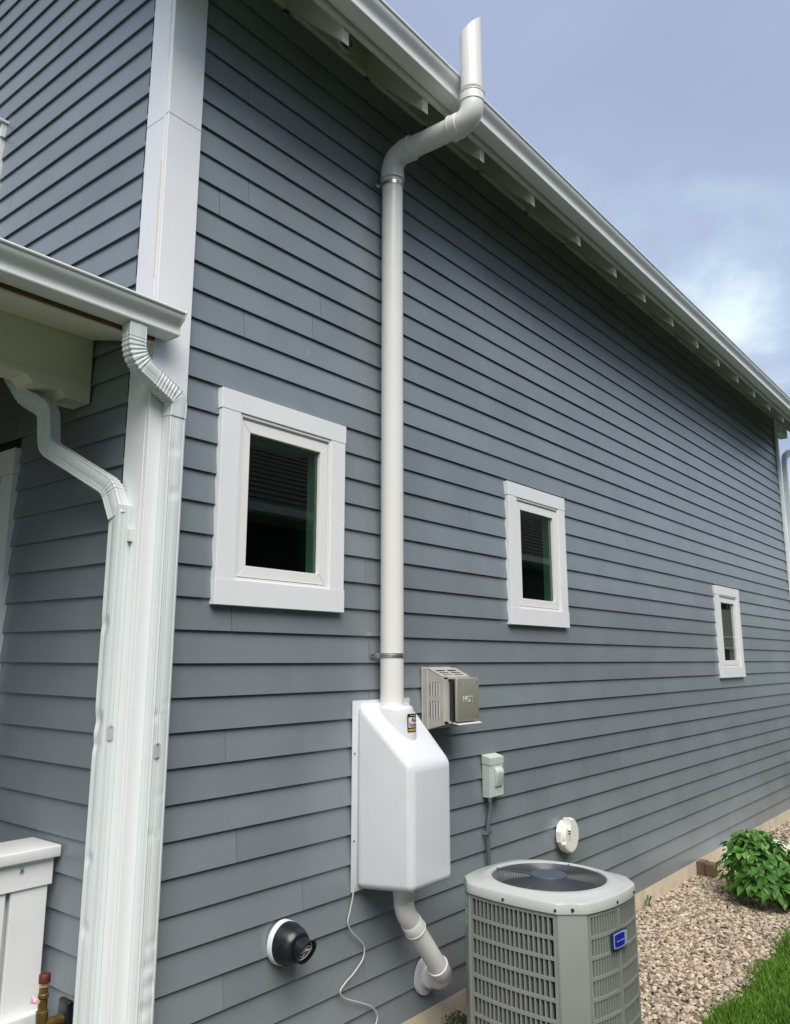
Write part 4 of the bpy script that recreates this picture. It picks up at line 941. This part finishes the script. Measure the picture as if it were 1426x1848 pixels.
# ------------------------------------------------------------------ gravel (stuff)
def ico():
    bm = bmesh.new(); bmesh.ops.create_icosphere(bm, subdivisions=2, radius=1.0)
    v = np.array([x.co[:] for x in bm.verts]); f = np.array([[x.index for x in q_.verts] for q_ in bm.faces]); bm.free(); return v, f
def ico1():
    bm = bmesh.new(); bmesh.ops.create_icosphere(bm, subdivisions=1, radius=1.0)
    v = np.array([x.co[:] for x in bm.verts]); f = np.array([[x.index for x in q_.verts] for q_ in bm.faces]); bm.free(); return v, f
def np_mesh(name, V, Fc, m, smooth=True):
    me = bpy.data.meshes.new(name); nv = len(V); nf = len(Fc); k_ = Fc.shape[1]
    me.vertices.add(nv); me.vertices.foreach_set('co', V.astype(np.float32).ravel())
    me.loops.add(nf*k_); me.loops.foreach_set('vertex_index', Fc.astype(np.int32).ravel())
    me.polygons.add(nf); me.polygons.foreach_set('loop_start', np.arange(0, nf*k_, k_, dtype=np.int32)); me.polygons.foreach_set('loop_total', np.full(nf, k_, dtype=np.int32))
    if smooth: me.polygons.foreach_set('use_smooth', np.ones(nf, dtype=bool))
    me.update(); me.validate(); me.materials.append(MT[m])
    o = bpy.data.objects.new(name, me); COL.objects.link(o); return o
rng = np.random.default_rng(11)
def scatter_stones(n_, xr, yr, smin, smax, base, zoff):
    bv_, bf_ = base; Vs = []; Fs = []
    x = rng.uniform(xr[0], xr[1], n_); y = rng.uniform(yr[0], yr[1], n_)
    ge = -1.02-0.035*np.sin(x*1.3)-0.02*np.sin(x*4.1)
    keep = (y > ge+rng.uniform(-0.03, 0.05, n_)) & ~((x > AC.x-0.43) & (x < AC.x+0.43) & (y > AC.y-0.43) & (y < AC.y+0.43)) & ~((x > 6.2) & (x < 7.35))
    x = x[keep]; y = y[keep]; n_ = len(x)
    s_ = rng.uniform(smin, smax, n_)*rng.uniform(0.8, 1.25, n_)
    sc = np.stack([s_*rng.uniform(0.9, 1.5, n_), s_*rng.uniform(0.65, 1.0, n_), s_*rng.uniform(0.4, 0.75, n_)], 1)
    A_ = rng.normal(size=(n_, 3)); A_[:, :2] *= 0.35; A_[:, 2] = np.abs(A_[:, 2])+0.8; A_ /= np.linalg.norm(A_, axis=1)[:, None]
    th = rng.uniform(0, 2*np.pi, n_); t0 = np.stack([np.cos(th), np.sin(th), np.zeros(n_)], 1)
    t1 = t0-A_*(t0*A_).sum(1)[:, None]; t1 /= np.linalg.norm(t1, axis=1)[:, None]; t2 = np.cross(A_, t1)
    nb = len(bv_); ph = rng.uniform(0, 6.28, (n_, 3))
    P_ = np.broadcast_to(bv_, (n_, nb, 3)).copy()
    d_ = 1+0.16*np.sin(P_[:, :, 0]*2.3+ph[:, None, 0])+0.14*np.sin(P_[:, :, 1]*2.9+ph[:, None, 1])+0.10*np.sin(P_[:, :, 2]*3.1+ph[:, None, 2])
    P_ *= d_[:, :, None]; P_ *= sc[:, None, :]
    W = P_[:, :, 0:1]*t1[:, None, :]+P_[:, :, 1:2]*t2[:, None, :]+P_[:, :, 2:3]*A_[:, None, :]
    W += np.stack([x, y, zoff+rng.uniform(-0.004, 0.010, n_)+s_*0.25], 1)[:, None, :]
    return W.reshape(-1, 3), (bf_[None]+(np.arange(n_)*nb)[:, None, None]).reshape(-1, 3)
b2, b1_ = ico(), ico1()
lst = [scatter_stones(15500, (2.2, 6.3), (-1.1, -0.006), 0.0080, 0.0155, b2, 0.0), scatter_stones(17000, (2.0, 6.3), (-1.1, -0.006), 0.005, 0.0105, b1_, 0.0),
       scatter_stones(5000, (-1.5, 2.2), (-1.1, -0.006), 0.011, 0.018, b1_, 0.0), scatter_stones(9000, (6.3, 11.5), (-1.1, -0.006), 0.012, 0.020, b1_, 0.0)]
Vs, Fs, o_ = [], [], 0
for V_, F_ in lst: Vs.append(V_); Fs.append(F_+o_); o_ += len(V_)
gvl = np_mesh('gravel', np.concatenate(Vs), np.concatenate(Fs), 'stone')
gvl['kind'] = 'stuff'; tag(gvl, 'tan and brown river gravel strip along the foundation', 'gravel')
# grass
def blades(n_, xr, yr, h0, h1, name, label, m, edge=True):
    x = rng.uniform(*xr, n_); y = rng.uniform(*yr, n_)
    if edge:
        ge = -1.02-0.035*np.sin(x*1.3)-0.02*np.sin(x*4.1); k_ = y < ge+rng.normal(0, 0.022, n_)+0.02*np.sin(x*23)*np.sin(x*7.7); x, y = x[k_], y[k_]; n_ = len(x)
    th = rng.uniform(0, 2*np.pi, n_); h = rng.uniform(h0, h1, n_)*(0.75+0.35*np.sin(x*9)*np.sin(y*11)); wd = rng.uniform(0.0012, 0.0024, n_)
    ln = rng.uniform(0.1, 0.75, n_)*h; la = rng.uniform(0, 2*np.pi, n_)
    dx_, dy_ = np.cos(th)*wd, np.sin(th)*wd; z0 = np.full(n_, -0.01)
    V_ = np.stack([np.stack([x-dx_, y-dy_, z0], 1), np.stack([x+dx_, y+dy_, z0], 1),
                   np.stack([x+dx_*.8+np.cos(la)*ln*.35, y+dy_*.8+np.sin(la)*ln*.35, z0+h*.6], 1), np.stack([x-dx_*.8+np.cos(la)*ln*.35, y-dy_*.8+np.sin(la)*ln*.35, z0+h*.6], 1),
                   np.stack([x+np.cos(la)*ln+dx_*.1, y+np.sin(la)*ln, z0+h*.98], 1), np.stack([x+np.cos(la)*ln-dx_*.1, y+np.sin(la)*ln, z0+h], 1)], 1)
    f_ = np.array([[0, 1, 2, 3], [3, 2, 4, 5]]); F_ = (f_[None]+(np.arange(n_)*6)[:, None, None]).reshape(-1, 4)
    o = np_mesh(name, V_.reshape(-1, 3), F_, m, False); o['kind'] = 'stuff'; tag(o, label, 'grass'); return o
blades(90000, (2.2, 5.6), (-2.3, -0.95), 0.035, 0.075, 'lawn_grass', 'bright green mown grass at the edge of the gravel', 'grass')
mo = empty('moss_clump', (1.52, -0.2, 0.0), 'small clump of dark moss on the foundation beside the condenser pad', 'moss')
ms = MB()
for i in range(160):
    x, y = 1.93+rr_.gauss(0, 0.035), -0.07+rr_.gauss(0, 0.03); z = 0.03+rr_.uniform(0, 0.035); r_ = rr_.uniform(0.004, 0.009)
    ms.add([(x-r_, y, z), (x+r_*.4, y-r_, z+r_*.5), (x+r_, y+r_*.3, z), (x, y, z+r_*1.6)], [(0,1,3), (1,2,3), (2,0,3), (0,2,1)])
mso = part('moss_tuft', ms, 'moss', mo, fix=False); mso['kind'] = 'stuff'

for wx in (4.42, 4.50):
    wd_ = empty('weed', (wx, -0.02, 0.0), 'tiny weed sprouting in the gravel against the foundation' + (', nearer the condenser' if wx < 4.45 else ', nearer the bush'), 'weed')
    for i in range(7):
        a = rr_.uniform(0, 2*PI); l = rr_.uniform(0.03, 0.07); dx_, dy_ = math.cos(a), -abs(math.sin(a)); c = Vector((wx, -0.022, 0.01)); px_, py_ = -dy_*0.007, dx_*0.007
        t_ = c+Vector((dx_*l*.5, dy_*l*.5, l*1.3)); e_ = c+Vector((dx_*l, dy_*l, l*1.25))
        part('leaf', MB().add([c, t_+Vector((px_, py_, 0)), e_, t_-Vector((px_, py_, 0))], [(0, 1, 2, 3)]), 'leaf2', wd_, fix=False)

# ------------------------------------------------------------------ bush
bush = empty('bush', (5.22, -0.62, 0), 'leafy green bush with heart shaped leaves growing at the gravel edge', 'bush')
def leaf_mesh(name, L, W, curl, m):
    # heart-shaped blade with a folded midrib, 12 triangles
    prof = [(0.0, 0.0), (-0.06, 0.22), (0.10, 0.46), (0.36, 0.50), (0.64, 0.34), (0.86, 0.14), (1.0, 0.0)]
    vs = []; 
    for t, w_ in prof: vs.append((t*L, w_*W, 0.10*w_*W*2-curl*max(t, 0)**2*L))
    mid = [(t*L, 0, -curl*t*t*L) for t in (0.0, 0.1, 0.36, 0.64, 0.86)]
    left = vs; right = [(x, -y, z) for x, y, z in vs]
    V_ = left+right[1:6]+mid[1:]
    # indices: left 0..6 ; right 7..11 ; mid 12..15
    f = [(0, 12, 2, 1), (12, 13, 3, 2), (13, 14, 4, 3), (14, 15, 5, 4), (15, 6, 5), (0, 7, 8, 12), (12, 8, 9, 13), (13, 9, 10, 14), (14, 10, 11, 15), (15, 11, 6)]
    me = bpy.data.meshes.new(name); me.from_pydata(V_, [], f); me.materials.append(MT[m]); return me, np.array(V_), f
lm = [leaf_mesh('leaf', 0.085, 0.066, 0.25, 'leaf'), leaf_mesh('leaf', 0.066, 0.052, 0.35, 'leaf'), leaf_mesh('leaf', 0.050, 0.040, 0.2, 'leaf2'), leaf_mesh('leaf', 0.078, 0.058, 0.5, 'leaf')]
br = random.Random(21); camp = Vector((-1.753, -2.589, 1.793))
lobes = [(5.24, -0.70, 0.20, 0.38, 0.34, 0.23), (5.34, -0.55, 0.30, 0.22, 0.20, 0.19), (5.08, -0.74, 0.15, 0.25, 0.24, 0.15), (5.36, -0.92, 0.18, 0.30, 0.28, 0.19), (5.28, -0.60, 0.39, 0.11, 0.11, 0.12), (5.08, -0.58, 0.29, 0.09, 0.09, 0.11)]
cands = []; st = MB()
for li, (a, b_, c, ra, rb_, rc) in enumerate(lobes):
    nn = [470, 260, 220, 300, 70, 40][li]
    for i in range(nn):
        th, ph = br.uniform(0, 2*PI), math.acos(br.uniform(-0.35, 1)); rd = br.uniform(0.62, 1.06)
        n_ = Vector((math.cos(th)*math.sin(ph), math.sin(th)*math.sin(ph), math.cos(ph)))
        p = Vector((a+n_.x*ra*rd, b_+n_.y*rb_*rd, c+n_.z*rc*rd))
        if p.z < 0.02: continue
        cands.append((p, n_, rd))
    for i in range(7):
        th = br.uniform(0, 2*PI); tip = Vector((a+math.cos(th)*ra*.7, b_+math.sin(th)*rb_*.7, c+rc*br.uniform(0.2, .8)))
        base = Vector((5.24+br.uniform(-.08, .08), -0.72+br.uniform(-.08, .08), 0.0)); st.tube([base, base.lerp(tip, .5)+Vector((0, 0, .03)), tip], [0.006, 0.004, 0.002], 6)
part('stems', st, 'wood', bush)
def leaf_matrix(p, n_):
    d = Vector((n_.x+br.uniform(-.7, .7), n_.y+br.uniform(-.7, .7), -0.35+br.uniform(-.5, .5))).normalized()
    up = (n_*0.6+Vector((br.uniform(-.4, .4), br.uniform(-.4, .4), 0.9))).normalized(); y_ = up.cross(d).normalized(); z_ = d.cross(y_).normalized()
    s_ = br.uniform(0.7, 1.15)
    return Matrix(((d.x*s_, y_.x*s_, z_.x*s_, p.x), (d.y*s_, y_.y*s_, z_.y*s_, p.y), (d.z*s_, y_.z*s_, z_.z*s_, p.z), (0, 0, 0, 1)))
cands.sort(key=lambda q_: (q_[0]-camp).length - 0.5*(q_[2]) + 0.0)
rest = MB()
for i, (p, n_, rd) in enumerate(cands):
    M4 = leaf_matrix(p, n_); j = br.choice([0, 1, 2, 3, 0, 3]) if n_.z < 0.5 else br.choice([1, 2, 2, 0])
    if i < 290:
        o = bpy.data.objects.new('leaf', lm[j][0]); COL.objects.link(o); o.parent = bush
        o.matrix_local = Matrix.Translation(-bush.location) @ M4
    else:
        rest.cur = 1 if j == 2 else 0
        rest.add([M4 @ Vector(v) for v in lm[j][1]], lm[j][2])
ro = part('foliage', rest, ['leaf', 'leaf2'], bush, fix=False); ro['kind'] = 'stuff'

# ------------------------------------------------------------------ neighbours (added behind the camera for pane reflections; near one blocks low light)
nh = empty('added_neighbour_house', (4, -8, 0), 'added neighbouring house across the side yard, seen only reflected in the window panes', 'house')
part('wall', MB().box(-5.5, 18.0, -11.0, -5.6, 0, 3.6), 'nwall', nh)
ZE, ZR, YE, YR = 3.70, 6.3, -5.05, -8.3
nr_ = MB(); nr_.add([(-6.0, YE, ZE), (18.5, YE, ZE), (15.3, YR, ZR), (-2.8, YR, ZR), (18.5, -11.5, ZE), (-6.0, -11.5, ZE)], [(0,1,2,3), (1,4,2), (4,5,3,2), (5,0,3), (0,5,4,1)])
part('roof', nr_, 'shingle', nh)
cm2 = MB()
for i in range(24):
    t = i/24; y0 = YE+(YR-YE)*t; z0_ = ZE+(ZR-ZE)*t; xa = -6.0+3.2*t; xb = 18.5-3.2*t; dy_ = (YR-YE)/24; dz_ = (ZR-ZE)/24
    cm2.add([(xa, y0, z0_+0.012), (xb, y0, z0_+0.012), (xb, y0+dy_, z0_+dz_+0.010), (xa, y0+dy_, z0_+dz_+0.010), (xa, y0, z0_+0.026), (xb, y0, z0_+0.026)], [(4, 5, 2, 3), (0, 1, 5, 4)])
sc_ = part('shingle_courses', cm2, 'shingle', nh); sc_['kind'] = 'stuff'
part('gutter', MB().box(-6.0, 18.5, YE, YE+0.1, 3.60, 3.71), 'gutter', nh)
part('soffit', MB().box(-6.0, 18.5, -5.6, YE, 3.585, 3.60), 'eave', nh)
for x in (-1.2, 3.4, 8.2):
    f_ = part('window', MB().box(x, x+0.9, -5.599, -5.56, 1.6, 2.9), 'trim', nh); part('pane', MB().box(x+0.12, x+0.78, -5.5595, -5.552, 1.72, 2.78), 'dark', f_)
nh2 = empty('added_neighbour_house', (27, -8, 0), 'farther added neighbouring house past the first one, seen only in the far window reflection', 'house')  # second house invented to fill the far pane's reflection
part('wall', MB().box(21, 36, -11.0, -5.6, 0, 3.6), 'nwall', nh2)
q_ = MB(); q_.add([(20.5, YE, ZE), (36.5, YE, ZE), (33.3, YR, ZR), (23.7, YR, ZR), (36.5, -11.5, ZE), (20.5, -11.5, ZE)], [(0,1,2,3), (1,4,2), (4,5,3,2), (5,0,3), (0,5,4,1)])
part('roof', q_, 'shingle', nh2); part('gutter', MB().box(20.5, 36.5, YE, YE+0.1, 3.60, 3.71), 'gutter', nh2)
print('objects', len(bpy.data.objects))
